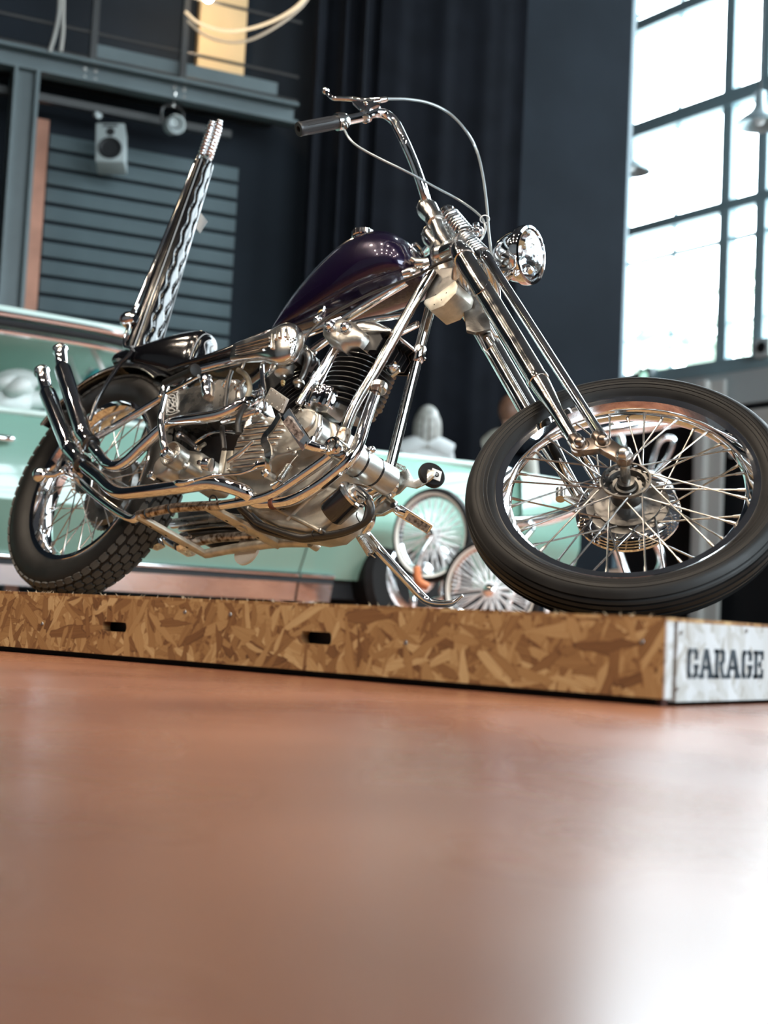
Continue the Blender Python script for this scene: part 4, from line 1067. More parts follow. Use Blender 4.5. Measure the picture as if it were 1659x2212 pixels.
for t in (0.2, 0.42, 0.72):
    fsub(MB().lathe(a.lerp(b_, t) + dn * 0.008, dn, [(0, 0.0048), (0.0012, 0.004)], 10), 'drilled_hole', M['hole'])
# far rail's cream-coloured lower length
fsub(MB().tube([q('B', 600, 2115, -FV), q('B', 900, 2060, -FV), q('B', 1240, 2020, -FV), q('B', 1560, 2015, -FV)], 0.0125, 14), 'far_rail_sleeve', M['cream_steel'])
p_ = q('P', 245, 1390, -FV + 0.01)
fsub(MB().lathe(p_ - RT * 0.012, RT, [(0, 0.011), (0.024, 0.011), (0.024, 0.006), (0.018, 0.005)], 16), 'rail_lug', M['cream_steel'])
# ---------------------------------------------------------------- fuel tank
def loft_tank():
    # station: u, w of the crown, w of the belly, half width, belly half width
    st = [(0.520, 0.780, 0.770, 0.006), (0.545, 0.812, 0.770, 0.020), (0.600, 0.880, 0.775, 0.042), (0.680, 0.955, 0.785, 0.066), (0.760, 1.000, 0.797, 0.086), (0.840, 1.014, 0.812, 0.098), (0.910, 0.998, 0.828, 0.100), (0.960, 0.966, 0.842, 0.093), (0.993, 0.925, 0.856, 0.070), (1.006, 0.900, 0.870, 0.034)]
    pts = catmull([V(s) for s in st], 4)
    rings = []
    for s in pts:
        u_, wt, wb, hw = s
        ring = []
        wc = wb + (wt - wb) * 0.46
        for j in range(36):
            a = 2 * math.pi * j / 36
            ca, sa_ = math.cos(a), math.sin(a)
            e = 2.0 / (2.35 if sa_ > 0 else 2.6)
            y = hw * math.copysign(abs(ca) ** e, ca)
            z = (wt - wc) * abs(sa_) ** e if sa_ > 0 else -(wc - wb) * abs(sa_) ** e
            ring.append(V((u_, y, wc + z)))
        rings.append(ring)
    return MB().rings(rings)
tank = part(loft_tank(), 'fuel_tank', M['purple'], sharp=60)
# filler cap with a knurled rim, standing square on the crown
capn = V((-0.16, -0.22, 0.95)).normalized()
cc = q('D', 803, 312, 0.05)
MB().lathe(cc, capn, [(0, 0.022), (0.006, 0.024), (0.008, 0.020)], 28).build('filler_neck', M['chrome'], tank)
cap = MB(); ca_, cb_ = frame_of(capn)
rings = []
for t, r0 in ((0.008, 0.026), (0.010, 0.0285), (0.022, 0.0285), (0.0245, 0.026), (0.026, 0.018), (0.027, 0.001)):
    rings.append([cc + capn * t + (ca_ * math.cos(2 * math.pi * j / 72) + cb_ * math.sin(2 * math.pi * j / 72)) * (r0 - (0.0012 if (j // 2) % 2 and 0.009 < t < 0.0245 else 0)) for j in range(72)])
cap.rings(rings).build('filler_cap', M['chrome'], tank, sharp=25)
# petcock below the tank
pk = q('L', 1480, 130, 0.035)
mb = MB(); mb.lathe(pk + V((0, 0, 0.03)), V((0, 0, -1)), [(0, 0.011), (0.02, 0.010), (0.03, 0.007), (0.05, 0.006)], 14); mb.tube([q('L', 1500, 120, .05), q('L', 1420, 210, .06), q('L', 1395, 260, .06)], [0.009, 0.010, 0.006], 10)
mb.build('petcock', M['chrome'], tank)
MB().lathe(q('L', 1480, 120, .05), RT, [(0, .008), (.006, .009), (.008, .004)], 6).build('petcock_nut', mat('brass', (0.7, 0.5, 0.25), 0.3, 1.0), tank)
# front tank mounting lugs by the neck
mb = MB(); mb.tube([q('O', 240, 920, 0.045), q('O', 330, 960, 0.04), q('O', 460, 930, 0.03)], [0.010, 0.013, 0.010], 12); mb.lathe(q('O', 245, 920, .05), q('O', 245, 920, .05) - q('O', 330, 960, .04), [(0, .007), (.010, .007), (.010, .004), (.004, .003)], 12)
mb.build('tank_lug', M['alu_polished'], tank)
mb = MB(); mb.tube([q('O', 80, 1120, 0.05), q('O', 180, 1090, 0.045), q('O', 300, 1050, 0.03)], [0.010, 0.012, 0.010], 12)
mb.build('tank_lug', M['alu_polished'], tank)
mb = MB(); mb.torus(q('O', 290, 840, 0.0), (V((1, 0.1, 0.3))), 0.030, 0.004, 28, 8); mb.build('mount_hoop', M['chrome'], tank)
# ---------------------------------------------------------------- rear fender, seat, backrest, sissy bar
th0, th1 = math.radians(58), math.radians(150)
rings = []
for i in range(25):
    th = th0 + (th1 - th0) * i / 24
    e = V((math.cos(th), 0, math.sin(th)))
    ring = []
    for y, rr in ((-0.074, 0.338), (-0.072, 0.350), (-0.060, 0.360), (-0.03, 0.366), (0, 0.368), (0.03, 0.366), (0.060, 0.360), (0.072, 0.350), (0.074, 0.338), (0.071, 0.338), (0.068, 0.348), (0.058, 0.356), (0.03, 0.362), (0, 0.364), (-0.03, 0.362), (-0.058, 0.356), (-0.068, 0.348), (-0.071, 0.338)):
        ring.append(RW_C + e * rr + Yax * y)
    rings.append(ring)
fend = part(MB().rings(rings), 'rear_fender', M['black_paint'])
for s in (-1, 1):
    MB().tube([RW_C + V((math.cos(t), 0, math.sin(t))) * 0.339 + Yax * (0.0735 * s) for t in [th0 + (th1 - th0) * i / 24 for i in range(25)]], 0.0022, 8, 1).build('fender_bead', M['steel'], fend)
def loft_xs(stations, nn=28, pw=2.6, kk=4):
    pts = catmull([V(s) for s in stations], kk)
    rings = []
    for u_, wt, wb, hw in pts:
        wc = (wt + wb) / 2; ring = []
        for j in range(nn):
            a = 2 * math.pi * j / nn; ca, sa_ = math.cos(a), math.sin(a); e = 2.0 / pw
            ring.append(V((u_, hw * math.copysign(abs(ca) ** e, ca), wc + (wt - wb) / 2 * math.copysign(abs(sa_) ** e, sa_))))
        rings.append(ring)
    return MB().rings(rings)
# passenger hump: rises toward its front face
seat = part(loft_xs([(-0.075, 0.735, 0.700, 0.060), (-0.06, 0.748, 0.690, 0.072), (0.0, 0.752, 0.680, 0.082), (0.08, 0.768, 0.668, 0.082), (0.16, 0.793, 0.655, 0.070), (0.22, 0.805, 0.645, 0.056), (0.252, 0.803, 0.640, 0.047), (0.262, 0.790, 0.645, 0.038)]), 'passenger_seat', M['leather'], sharp=55)
# quilted front face panel
rings = []
for s_, off in ((0.98, 0.0), (0.90, 0.007), (0.6, 0.010), (0.02, 0.011)):
    rings.append([V((0.262 + off, 0.040 * s_ * math.copysign(abs(math.cos(a)) ** .8, math.cos(a)), 0.718 + 0.074 * s_ * math.copysign(abs(math.sin(a)) ** .8, math.sin(a)))) for a in [2 * math.pi * j / 32 for j in range(32)]])
fp2 = MB().rings(rings).build('seat_front_pad', M['leather'], seat, sharp=70)
MB().tube([V((0.264, 0.041 * math.copysign(abs(math.cos(a)) ** .8, math.cos(a)), 0.718 + 0.076 * math.copysign(abs(math.sin(a)) ** .8, math.sin(a)))) for a in [2 * math.pi * j / 48 for j in range(48)]], 0.0009, 6, 1, closed=True).build('welt_seam', M['thread'], seat)
mb = MB()
for s in (-0.012, 0.014):
    mb.tube([V((0.2745, s + 0.008 * math.sin(t * 13), 0.660 + 0.115 * t)) for t in [i / 24 for i in range(25)]], 0.0012, 5, 1)
mb.build('quilt_stitching', M['thread'], seat)
# thin rider seat running forward
part(loft_xs([(0.235, 0.655, 0.636, 0.080), (0.30, 0.668, 0.640, 0.088), (0.38, 0.683, 0.650, 0.085), (0.46, 0.715, 0.675, 0.070), (0.53, 0.755, 0.715, 0.050), (0.57, 0.775, 0.745, 0.030)]), 'rider_seat', M['leather'], sharp=55)
# tall tapering backrest, its face turned forward
BK0, BK1 = V((-0.030, 0, 0.742)), V((-0.098, 0, 1.470))
bd = (BK1 - BK0).normalized(); bn = V((bd.z, 0, -bd.x))        # bn: forward face normal
Lb = (BK1 - BK0).length
def bw(t): return 0.056 + (0.029 - 0.056) * t
NP = 120
rings = []
wig = lambda t: 0.5 * math.sin(2 * math.pi * 9.5 * t)
for i in range(NP + 1):
    t = i / NP; endf = min(1.0, (min(t, 1 - t) * Lb / 0.018)) ** 0.5 if 0 < t < 1 else 0.05
    hw = bw(t) * (0.55 + 0.45 * endf); th = 0.010 + 0.016 * endf
    ring = []
    for j in range(25):
        x = -1 + 2 * j / 24
        z = th * (1 - abs(x) ** 3.5) * 1.0
        w1 = math.exp(-((x + 0.34 - 0.20 * wig(t)) / 0.05) ** 2) + math.exp(-((x - 0.34 - 0.20 * wig(t + 0.05)) / 0.05) ** 2) + math.exp(-((abs(x) - 0.82) / 0.05) ** 2)
        z -= 0.007 * min(1, w1) * endf
        ring.append(BK0 + bd * (Lb * t) + Yax * (-x * hw) + bn * (z + 0.004))
    ring += [BK0 + bd * (Lb * t) + Yax * (-x * hw * 0.96) - bn * 0.018 for x in (1, 0.5, 0, -0.5, -1)]
    rings.append(ring)
back = part(MB().rings(rings), 'backrest', M['leather'], sharp=75)
mb = MB()
for off, x0 in ((0, -0.34), (0.05, 0.34)):
    mb.tube([BK0 + bd * (Lb * t) + Yax * (-(x0 + 0.20 * wig(t + off)) * bw(t)) + bn * 0.0235 for t in [0.02 + 0.96 * i / 160 for i in range(161)]], 0.0011, 5, 1)
for s in (-0.82, 0.82):
    mb.tube([BK0 + bd * (Lb * t) + Yax * (-s * bw(t)) + bn * 0.015 for t in [0.02 + 0.96 * i / 20 for i in range(21)]], 0.0012, 5, 1)
mb.build('backrest_stitching', M['thread'], back)
tg = BK0 + bd * (Lb * 0.62) - Yax * 0.0
MB().prism([q('I', x, y, -0.065) for x, y in ((712, 890), (768, 965), (705, 1062), (672, 1020))], Yax * 0.0006).build('paper_tag', M['white_sticker'], back)
# sissy bar: two square rods meeting in a twisted tip
top_n = BK1 + bd * 0.01
for s in (1, -1):
    pts = [q('A', 640, 690, 0.095), q('A', 720, 500, 0.093), q('A', 850, 300, 0.090), q('A', 905, 245, 0.090), q('A', 950, 190, 0.089), BK0 + bd * 0.05 + RT * 0.066 - bn * 0.012, BK0 + bd * (Lb * 0.5) + RT * 0.047 - bn * 0.014, top_n + RT * 0.020 - bn * 0.012]
    if s < 0: pts = [mir(p_) for p_ in pts]
    o = part(MB().tube(pts[:5], 0.0065, 10, 6), 'fender_stay', M['black_paint'])
    o = part(MB().tube(pts[4:], [0.0068] * 4, 10, 6), 'sissy_bar', M['chrome'])

for ox, oz, L_t in ((0.0145, -0.008, 0.140), (-0.0145, -0.008, 0.140), (0.0, 0.006, 0.150)):
    prof = []
    for i in range(101):
        t = i / 100
        env = min(1.0, (t / 0.06) ** 0.5 if t < 0.06 else 1.0) * (1.0 if t < 0.88 else max(0.05, 1 - ((t - 0.88) / 0.12) ** 2) ** 0.5)
        prof.append((L_t * t, (0.0082 + 0.0052 * abs(math.sin(math.pi * 11 * t + (0.8 if ox else 0)))) * env))
    part(MB().lathe(top_n + RT * ox + bn * oz, bd, prof, 16), 'twisted_tip', M['chrome'], sharp=40)
# tail lamp clamped to the sissy bar
tl = q('I', 190, 1770, 0.06) - bn * 0.03
o = part(MB().lathe(tl, -bn + bd * 0.1, [(-0.02, 0.012), (-0.008, 0.022), (0.010, 0.026), (0.018, 0.026)], 20), 'tail_lamp', M['chrome'])
MB().lathe(tl, -bn + bd * 0.1, [(0.018, 0.025), (0.030, 0.022), (0.038, 0.012), (0.040, 0.001)], 20).build('red_lens', M['red_glass'], o)
MB().tube([tl, tl + bd * 0.03, tl + bd * 0.05 + bn * 0.01], [0.012, 0.010, 0.004], 10).build('lamp_bracket', M['chrome'], o)
# chrome bullet marker on the axle plate
bl = q('A', 295, 1082, 0.14)
axb = q('A', 295, 1082, .14) - q('A', 480, 1082, .12)
o = part(MB().ball(bl, 1, 24, 14, (axb.normalized() * 0.0255, frame_of(axb)[0] * 0.0225, frame_of(axb)[1] * 0.0225)), 'bullet_marker', M['chrome'])
MB().tube([q('A', 345, 1082, .138), q('A', 400, 1080, .132), q('A', 440, 1062, .125), q('A', 490, 1075, .105)], [0.011, 0.008, 0.011, 0.010], 12).build('marker_stalk', M['chrome'], o)
MB().lathe(q('A', 495, 1075, .112), RT, [(-0.02, .009), (.010, .009), (.010, .005), (.004, .004)], 12).build('marker_socket', M['chrome'], o)
ch = MB()
for i in range(5):
    ch.torus(q('A', 520 + 2 * i, 1110 + 22 * i, .10), RT if i % 2 else V((1, 0, .4)), 0.006, 0.0016, 14, 6)
part(ch, 'chain_adjuster', M['alu_polished'])
# ---------------------------------------------------------------- oil tank
ot = [q('B', x, y, 0.098) for x, y in ((235, 720), (255, 690), (560, 600), (700, 560), (860, 560), (900, 620), (890, 740), (760, 840), (500, 880), (300, 905), (235, 915), (222, 880))]
oil = part(MB().prism(ot, Yax * 0.150), 'oil_tank', M['steel'], bevel=0.012, seg=3)
fn0 = q('B', 605, 700, 0.104)
fnd = (q('B', 590, 490, 0.108) - fn0).normalized()
MB().lathe(fn0, fnd, [(-0.010, 0.012), (0.0, 0.0145), (0.030, 0.0150), (0.042, 0.0150), (0.043, 0.0135)], 20).build('filler_spout', M['chrome'], oil)
MB().lathe(fn0 + fnd * 0.036, fnd, [(0, 0.0165), (0.003, 0.0172), (0.015, 0.0172), (0.018, 0.015), (0.018, 0.0001)], 24).build('filler_cap', M['chrome'], oil)
for (x, y), (x2, y2) in (((770, 610), (795, 545)), ((880, 640), (940, 570))):
    a = q('B', x, y, 0.10); b_ = q('B', x2, y2, 0.11)
    MB().lathe(a, b_ - a, [(-0.008, 0.010), (0.002, 0.010), (0.003, 0.0075), (0.012, 0.0075), (0.013, 0.005), ((b_ - a).length, 0.0045)], 12).build('hose_fitting', M['alu_polished'], oil)
# white line-art sticker: a winged jug-like emblem built from strokes
mb = MB()
def stroke(pts, r=0.0009): mb.tube([q('B', x, y, 0.0995) for x, y in pts], r, 5, 4)
for cx, cy, rx, ry in ((292, 720, 26, 14), (312, 752, 18, 16), (275, 800, 20, 22), (318, 790, 14, 22), (285, 845, 30, 16), (262, 760, 9, 12)):
    stroke([(cx + rx * math.cos(a), cy + ry * math.sin(a)) for a in [2 * math.pi * i / 10 for i in range(11)]])
stroke([(250, 700), (270, 690), (345, 680), (335, 700)]); stroke([(240, 880), (280, 885), (345, 860), (350, 845), (330, 850)]); stroke([(255, 735), (248, 830), (245, 870)])
stroke([(335, 700), (345, 760), (335, 840)])
mb.build('line_art_sticker', M['white_sticker'], oil)
# oil hoses
part(MB().tube([q('B', *z) for z in ((820, 500, .115), (800, 560, .12), (785, 640, .125), (770, 740, .13), (760, 820, .13))], 0.0055, 10), 'oil_hose', M['hose'])
part(MB().tube([q('B', *z) for z in ((880, 490, .115), (930, 520, .12), (970, 580, .125), (980, 660, .13), (960, 730, .132), (950, 775, .133))], 0.0068, 10), 'oil_hose', M['hose_old'])
part(MB().tube([q('B', *z) for z in ((945, 790, .132), (900, 870, .13), (880, 950, .125), (880, 1050, .12))], 0.0078, 10), 'oil_hose', M['hose'])
hc = q('B', 960, 755, .135)
part(MB().lathe(hc - V((0, 0, 0.008)), V((0.1, 0, 1)), [(0, .0085), (.014, .0085)], 14).box(hc + V((0.012, 0, 0)), V((.010, 0, 0)), V((0, .006, 0)), V((0, 0, .006))), 'hose_clamp', M['chrome'])
part(MB().tube([q('B', *z) for z in ((735, 990, .10), (740, 1060, .10), (750, 1120, .10), (755, 1190, .10))], 0.0065, 8), 'breather_hose', M['hose'])
# ---------------------------------------------------------------- exhausts
def muffler(tipc, b0, b1, el, v, par_m, rb):
    t0, p0, p1, p2 = q('A', *tipc, v), q('A', *b0, v), q('A', *b1, v), q('A', *el, v)
    return t0, p0, p1, p2
def exhaust(name, tipc, b0, b1, el, rest, v, rb, rp, label):
    t0, p0, p1, p2 = [q('A', *z, v) for z in (tipc, b0, b1, el)]
    pipe = part(MB().tube([p1, p1.lerp(p2, 0.45) , p2] + rest, rp, 20, 8), name, M['chrome'], label=label)
    d = (p1 - p0).normalized(); L = (p1 - p0).length
    MB().lathe(p0, d, [(-0.006, rb * 0.72), (0.0, rb * 0.80), (0.012, rb * 0.98), (0.02, rb), (L - 0.02, rb), (L + 0.004, rb * 0.96), (L + 0.02, rb * 0.6)], 32).build('muffler', M['chrome'], pipe)
    MB().ball(p1, rb * 0.97, 20, 12).build('elbow', M['chrome'], pipe)
    d2 = (p2 - p1).normalized()
    MB().lathe(p1, d2, [(0, rb * 0.95), ((p2 - p1).length * 0.9, rb * 0.90), ((p2 - p1).length, rb * 0.8)], 28).build('elbow_sleeve', M['chrome'], pipe)
    MB().lathe(p2, d2, [(-0.010, rb * 0.9), (-0.009, rb * 1.06), (0.004, rb * 1.06), (0.006, rb * 0.9)], 28).build('muffler_clamp', M['black_paint'], pipe)
    dt = (p0 - t0).normalized(); Lt = (p0 - t0).length
    o = MB().lathe(t0, dt, [(0.016, rb * 0.55), (0.0, rb * 0.62), (-0.004, rb * 0.75), (0.0, rb * 0.93), (0.006, rb * 1.0), (0.012, rb * 0.93), (0.018, rb * 0.74), (Lt, rb * 0.74)], 30).build('muffler_tip', M['chrome'], pipe)
    return pipe
e_low = exhaust('exhaust_pipe', (298, 335), (335, 480), (505, 900), (590, 1003), [q('A', 720, 1110, .14), q('A', 800, 1185, .142), q('A', 880, 1215, .143), q('A', 1000, 1205, .142), q('A', 1300, 1168, .138), q('B', 600, 1492, .130), q('B', 720, 1500, .125), q('B', 850, 1535, .112), q('B', 960, 1580, .10), q('J', 480, 1440, .075), q('J', 760, 1440, .070), q('J', 1000, 1390, .072), q('J', 1300, 1230, .075), q('C', 930, 1460, .075), q('C', 1075, 1330, .072), q('C', 1160, 1180, .066), q('C', 1230, 960, .058), q('C', 1300, 760, .045)], 0.140, 0.0245, [0.0175] * 12 + [0.0145] * 9, 'lower exhaust pipe with upswept muffler')
e_up = exhaust('exhaust_pipe', (430, 178), (445, 305), (600, 790), (652, 862), [q('A', 720, 950, .145), q('A', 770, 1005, .15), q('A', 840, 1020, .152), q('A', 910, 985, .152), q('A', 1000, 900, .15), q('A', 1130, 780, .147), q('B', 260, 965, .145), q('B', 400, 935, .142), q('B', 560, 915, .138), q('B', 740, 878, .130), q('B', 900, 800, .118), q('B', 1010, 740, .10), q('B', 1080, 700, .07)], 0.150, 0.0240, 0.0150, 'upper exhaust pipe with upswept muffler')
MB().lathe(q('J', 690, 1450, .071), q('J', 800, 1440, .071) - q('J', 690, 1450, .071), [(0, 0.0152), (0.010, 0.0155), (0.012, 0.0150)], 20).build('heat_band', mat('rust_red_band', (0.12, 0.03, 0.015), 0.6), e_low)
MB().lathe(q('K', 1130, 1160, .050), q('K', 1160, 1060, .046) - q('K', 1130, 1160, .050), [(-0.004, 0.0165), (0, 0.020), (0.014, 0.020), (0.018, 0.0165)], 20).build('port_clamp', M['steel'], e_low)
# lower pipe end near the rear cylinder
part(MB().tube([q('J', 20, 310, .09), q('J', 250, 260, .09), q('J', 500, 190, .085)], [0.012, 0.012, 0.0125], 16).ball(q('J', 505, 195, .085), 0.0135), 'crossover_pipe', M['chrome'])
# ---------------------------------------------------------------- gearbox and kick starter
gc = q('N', 400, 620, 0.105)
gb_ = part(MB().lathe(q('N', 380, 640, 0.115), RT, [(-0.07, 0.030), (-0.06, 0.034), (-0.004, 0.034), (0.002, 0.030), (0.004, 0.024), (0.004, 0.001)], 36), 'gearbox_cover', M['alu'])
MB().lathe(q('N', 545, 470, 0.128), RT, [(-0.03, 0.032), (0.004, 0.034), (0.010, 0.033), (0.010, 0.030), (-0.004, 0.029), (-0.004, 0.001)], 36).build('spring_cup', M['alu'], gb_)
mb = MB()
sc = q('N', 545, 470, 0.136); a1, b1 = V((1, 0, 0)), V((0, 0, 1))
mb.tube([sc + (a1 * math.cos(t) + b1 * math.sin(t)) * (0.013 + 0.0165 * t / (2 * math.pi * 4)) for t in [2 * math.pi * 4 * i / 96 for i in range(97)]], 0.0011, 6, 1)
mb.build('return_spring', M['steel'], gb_)
poly = [q('N', x, y, 0.080) for x, y in ((560, 430), (760, 380), (1020, 420), (1060, 560), (1010, 720), (900, 860), (640, 880), (560, 700))]
MB().prism(poly, Yax * 0.12).build('gearbox_case', M['alu_dusty'], gb_, bevel=0.010, seg=3)
MB().lathe(q('N', 830, 690, 0.10), RT + V((-.25, 0, .1)), [(-0.03, 0.012), (0.010, 0.013), (0.012, 0.009), (0.020, 0.008), (0.020, 0.004), (0.012, 0.003)], 18).build('shift_boss', M['alu'], gb_)
a, b_ = q('N', 1060, 620, .10), q('N', 1240, 640, .09)
MB().lathe(a, b_ - a, [(0, 0.0155), (0.003, 0.017), (0.022, 0.017), (0.023, 0.012)], 20).build('chrome_plunger', M['chrome'], gb_)
MB().lathe(q('N', 950, 590, .105), q('N', 1040, 620, .10) - q('N', 950, 590, .105), [(0, 0.004), (0.004, 0.007), (0.014, 0.007)], 6).build('plunger_nut', M['chrome'], gb_)
MB().lathe(q('N', 200, 800, .11), RT, [(-0.01, .012), (.004, .012), (.008, .006)], 12).build('oil_plug', M['chrome'], gb_)
MB().tube([q('N', 660, 150, .10), q('N', 760, 210, .10), q('N', 940, 350, .095)], [0.010, 0.008, 0.006], 10).build('clutch_arm', M['black_fin'], gb_)
MB().ball(q('N', 660, 150, .105), 0.009).build('arm_bolt', M['chrome'], gb_)
MB().lathe(q('N', 945, 355, .095), RT, [(-.01, .007), (.004, .007), (.006, .004)], 6).build('arm_bolt', M['chrome'], gb_)
MB().tube([q('N', 890, 290, .085), q('N', 1130, 140, .085), q('N', 1340, 90, .085), q('N', 1590, 110, .085)], 0.0035, 8).build('shift_rod', M['chrome'], gb_)
MB().lathe(q('N', 990, 350, .07), q('N', 1110, 270, .07) - q('N', 990, 350, .07), [(0, .005), (.02, .005)], 8).build('stud', M['alu'], gb_)
# battery-like grey plates right of the gearbox
for x in (1345, 1450):
    MB().prism([q('N', x, 400, .085), q('N', x + 85, 400, .085), q('N', x + 20, 770, .085), q('N', x - 62, 770, .085)], Yax * 0.06).build('mount_plate', M['cream_steel'], gb_, bevel=0.0015)
# kick starter
kp = q('N', 430, 430, 0.160)
kick = part(MB().tube([q('A', 1188, 905, .158), q('A', 1175, 850, .163), q('A', 1152, 690, .170), q('A', 1165, 600, .174), q('A', 1188, 500, .180)], [0.010, 0.0105, 0.0085, 0.008, 0.009], 14), 'kick_starter', M['chrome'])
MB().lathe(kp - RT * 0.03, RT, [(0, 0.010), (0.012, 0.015), (0.034, 0.0155), (0.036, 0.010), (0.030, 0.0085)], 20).build('kick_boss', M['chrome'], kick)
MB().lathe(q('A', 1180, 470, .180) - bd * 0.012, bd, [(-0.014, 0.009), (-0.012, 0.0115), (0.030, 0.0115), (0.040, 0.008), (0.043, 0.004)], 16).build('pedal_hinge', M['chrome'], kick)
a, b_ = q('A', 1185, 425, .185), q('A', 1395, 335, .215)
MB().lathe(a, b_ - a, [(0, 0.008), (0.0, 0.0105), ((b_ - a).length - 0.02, 0.0115), ((b_ - a).length - 0.006, 0.0165), ((b_ - a).length + 0.006, 0.0165), ((b_ - a).length + 0.008, 0.012)], 20).build('pedal_rubber', M['rubber'], kick)
MB().tube([q('A', 1200, 495, .182), q('A', 1300, 445, .195), q('A', 1425, 375, .212)], 0.0052, 10).build('pedal_rod', M['chrome'], kick)
# ---------------------------------------------------------------- engine
cax = (q('K', 520, 590, 0.060) - q('K', 60, 1380, 0.085)).normalized()
cax = V((cax.x, 0, cax.z)).normalized()
cmid = q('K', 850, 1110, 0.0)
print('cylinder axis', cax, 'mid', cmid)
crank = cmid - cax * 0.215
cdir = V((cax.z, 0, -cax.x))
def cylinder(ax, fins, headv, nm):
    fwd = V((ax.z, 0, -ax.x))
    base = crank + ax * 0.130
    body = part(MB().lathe(base, ax, [(0, 0.050), (0.13, 0.050)], 32), nm, M['black_fin'])
    for k in range(fins):
        t = 0.022 + 0.118 * k / (fins - 1)
        rr = 0.077 if k > 1 else 0.070
        rings = []
        for hh, rs in ((-0.0018, 0.93), (-0.0013, 1.0), (0.0006, 1.0), (0.0012, 0.98), (0.0016, 0.6)):
            ring = []
            for j in range(40):
                a = 2 * math.pi * j / 40
                ex = math.copysign(abs(math.cos(a)) ** .72, math.cos(a)); ey = math.copysign(abs(math.sin(a)) ** .72, math.sin(a))
                ring.append(base + ax * (t + hh) + (fwd * ex + Yax * ey) * (rr * rs * 0.93))
            rings.append(ring)
        MB().rings(rings).build('fin', M['black_fin'], body, sharp=25)
    hd0 = base + ax * 0.150
    head = part(MB().lathe(hd0, ax, [(0, 0.062), (0.045, 0.060), (0.05, 0.045)], 28), 'cylinder_head', M['black_fin'])
    for k in range(9):
        y = -0.062 + 0.0155 * k
        poly = [hd0 + fwd * 0.085 + ax * 0.0, hd0 + fwd * 0.092 + ax * 0.030, hd0 + fwd * 0.070 + ax * 0.052, hd0 - fwd * 0.070 + ax * 0.052, hd0 - fwd * 0.080 + ax * 0.0]
        MB().prism([p_ + Yax * (y - 0.0012) for p_ in poly], Yax * 0.0024).build('head_fin', M['black_fin'], head)
    return body, hd0, fwd
cyl_f, hdF, fwF = cylinder(cax, 10, 0, 'cylinder')
rax = (Matrix.Rotation(math.radians(-47), 3, 'Y') @ cax).normalized()
cyl_r, hdR, fwR = cylinder(rax, 10, 0, 'cylinder')
# rocker boxes: cast, lumpy, with two chrome acorn nuts each
def rocker_box(c0, ax, fwd, pts_nut):
    mb = MB()
    def blob(p_, sx, sy, sz, rot=0): mb.ball(p_, 1, 24, 14, (fwd * sx, Yax * sy, ax * sz))
    rings = []
    for t, sx, sy, ox in ((-0.016, 0.030, 0.030, 0.0), (-0.008, 0.052, 0.058, 0.0), (0.006, 0.062, 0.068, 0.0), (0.022, 0.056, 0.064, 0.0), (0.034, 0.042, 0.050, -0.004), (0.042, 0.024, 0.032, -0.006), (0.0455, 0.006, 0.01, -0.006)):
        ring = []
        for j in range(32):
            a = 2 * math.pi * j / 32
            lob = 1 + 0.10 * math.cos(3 * a + 0.6)
            ring.append(c0 + ax * t + fwd * (sx * math.cos(a) * lob + ox) + Yax * (sy * math.sin(a) * lob))
        rings.append(ring)
    mb.rings(rings)
    return mb
rc = q('K', 700, 420, 0.030)
RB = part(rocker_box(hdF + cax * 0.056, cax, fwF, 0), 'rocker_box', M['alu_polished'], sharp=80)
RB2 = part(rocker_box(hdR + rax * 0.056, rax, fwR, 0), 'rocker_box', M['alu_polished'], sharp=80)
mb = MB()   # near cheek of the front rocker box, as it bulges toward the viewer
ch_ = [(390, 330), (430, 270), (560, 260), (680, 210), (800, 240), (980, 400), (975, 470), (890, 590), (760, 600), (690, 665), (600, 610), (480, 560), (395, 440)]
ring0 = [q('K', x, y, 0.072) for x, y in ch_]; cen = sum(ring0, V((0, 0, 0))) / len(ring0)
rings = [[p_ + Yax * 0.07 for p_ in ring0], ring0, [cen + (p_ - cen) * 0.93 + RT * 0.012 for p_ in ring0], [cen + (p_ - cen) * 0.70 + RT * 0.022 for p_ in ring0], [cen + (p_ - cen) * 0.35 + RT * 0.024 for p_ in ring0], [cen + (p_ - cen) * 0.02 + RT * 0.020 for p_ in ring0]]
mb.rings(rings)
ck = mb.build('rocker_cover', M['alu'], RB, sharp=50)
for x, y in ((475, 300), (695, 320)):
    p_ = q('K', x, y, 0.096)
    dn_ = (RT + UPZ * 0.25).normalized()
    MB().lathe(p_, dn_, [(-0.006, 0.0150), (0.004, 0.0150), (0.005, 0.0130), (0.012, 0.0115), (0.017, 0.007), (0.0185, 0.001)], 18).build('acorn_nut', M['chrome'], RB)
MB().ball(q('K', 505, 225, 0.09), 0.0055).build('acorn_tip', M['chrome'], RB)
MB().box(hdF + cax * 0.050 + fwF * 0.04, fwF * 0.075, Yax * 0.070, cax * 0.004).build('top_plate', M['alu_polished'], RB, bevel=0.002)
# front rocker end and its bracket
mb = MB(); mb.ball(q('K', 1330, 850, -0.02), 0.018); mb.tube([q('K', 1010, 420, -0.01), q('K', 1190, 570, -0.01)], [0.014, 0.012], 12)
mb.build('front_rocker_end', M['chrome'], RB)
MB().prism([q('K', x, y, -0.03) for x, y in ((1250, 880), (1330, 1000), (1440, 920), (1430, 850), (1380, 740), (1330, 720))], RT * 0.01).build('head_bracket', M['alu_polished'], RB, bevel=0.002)
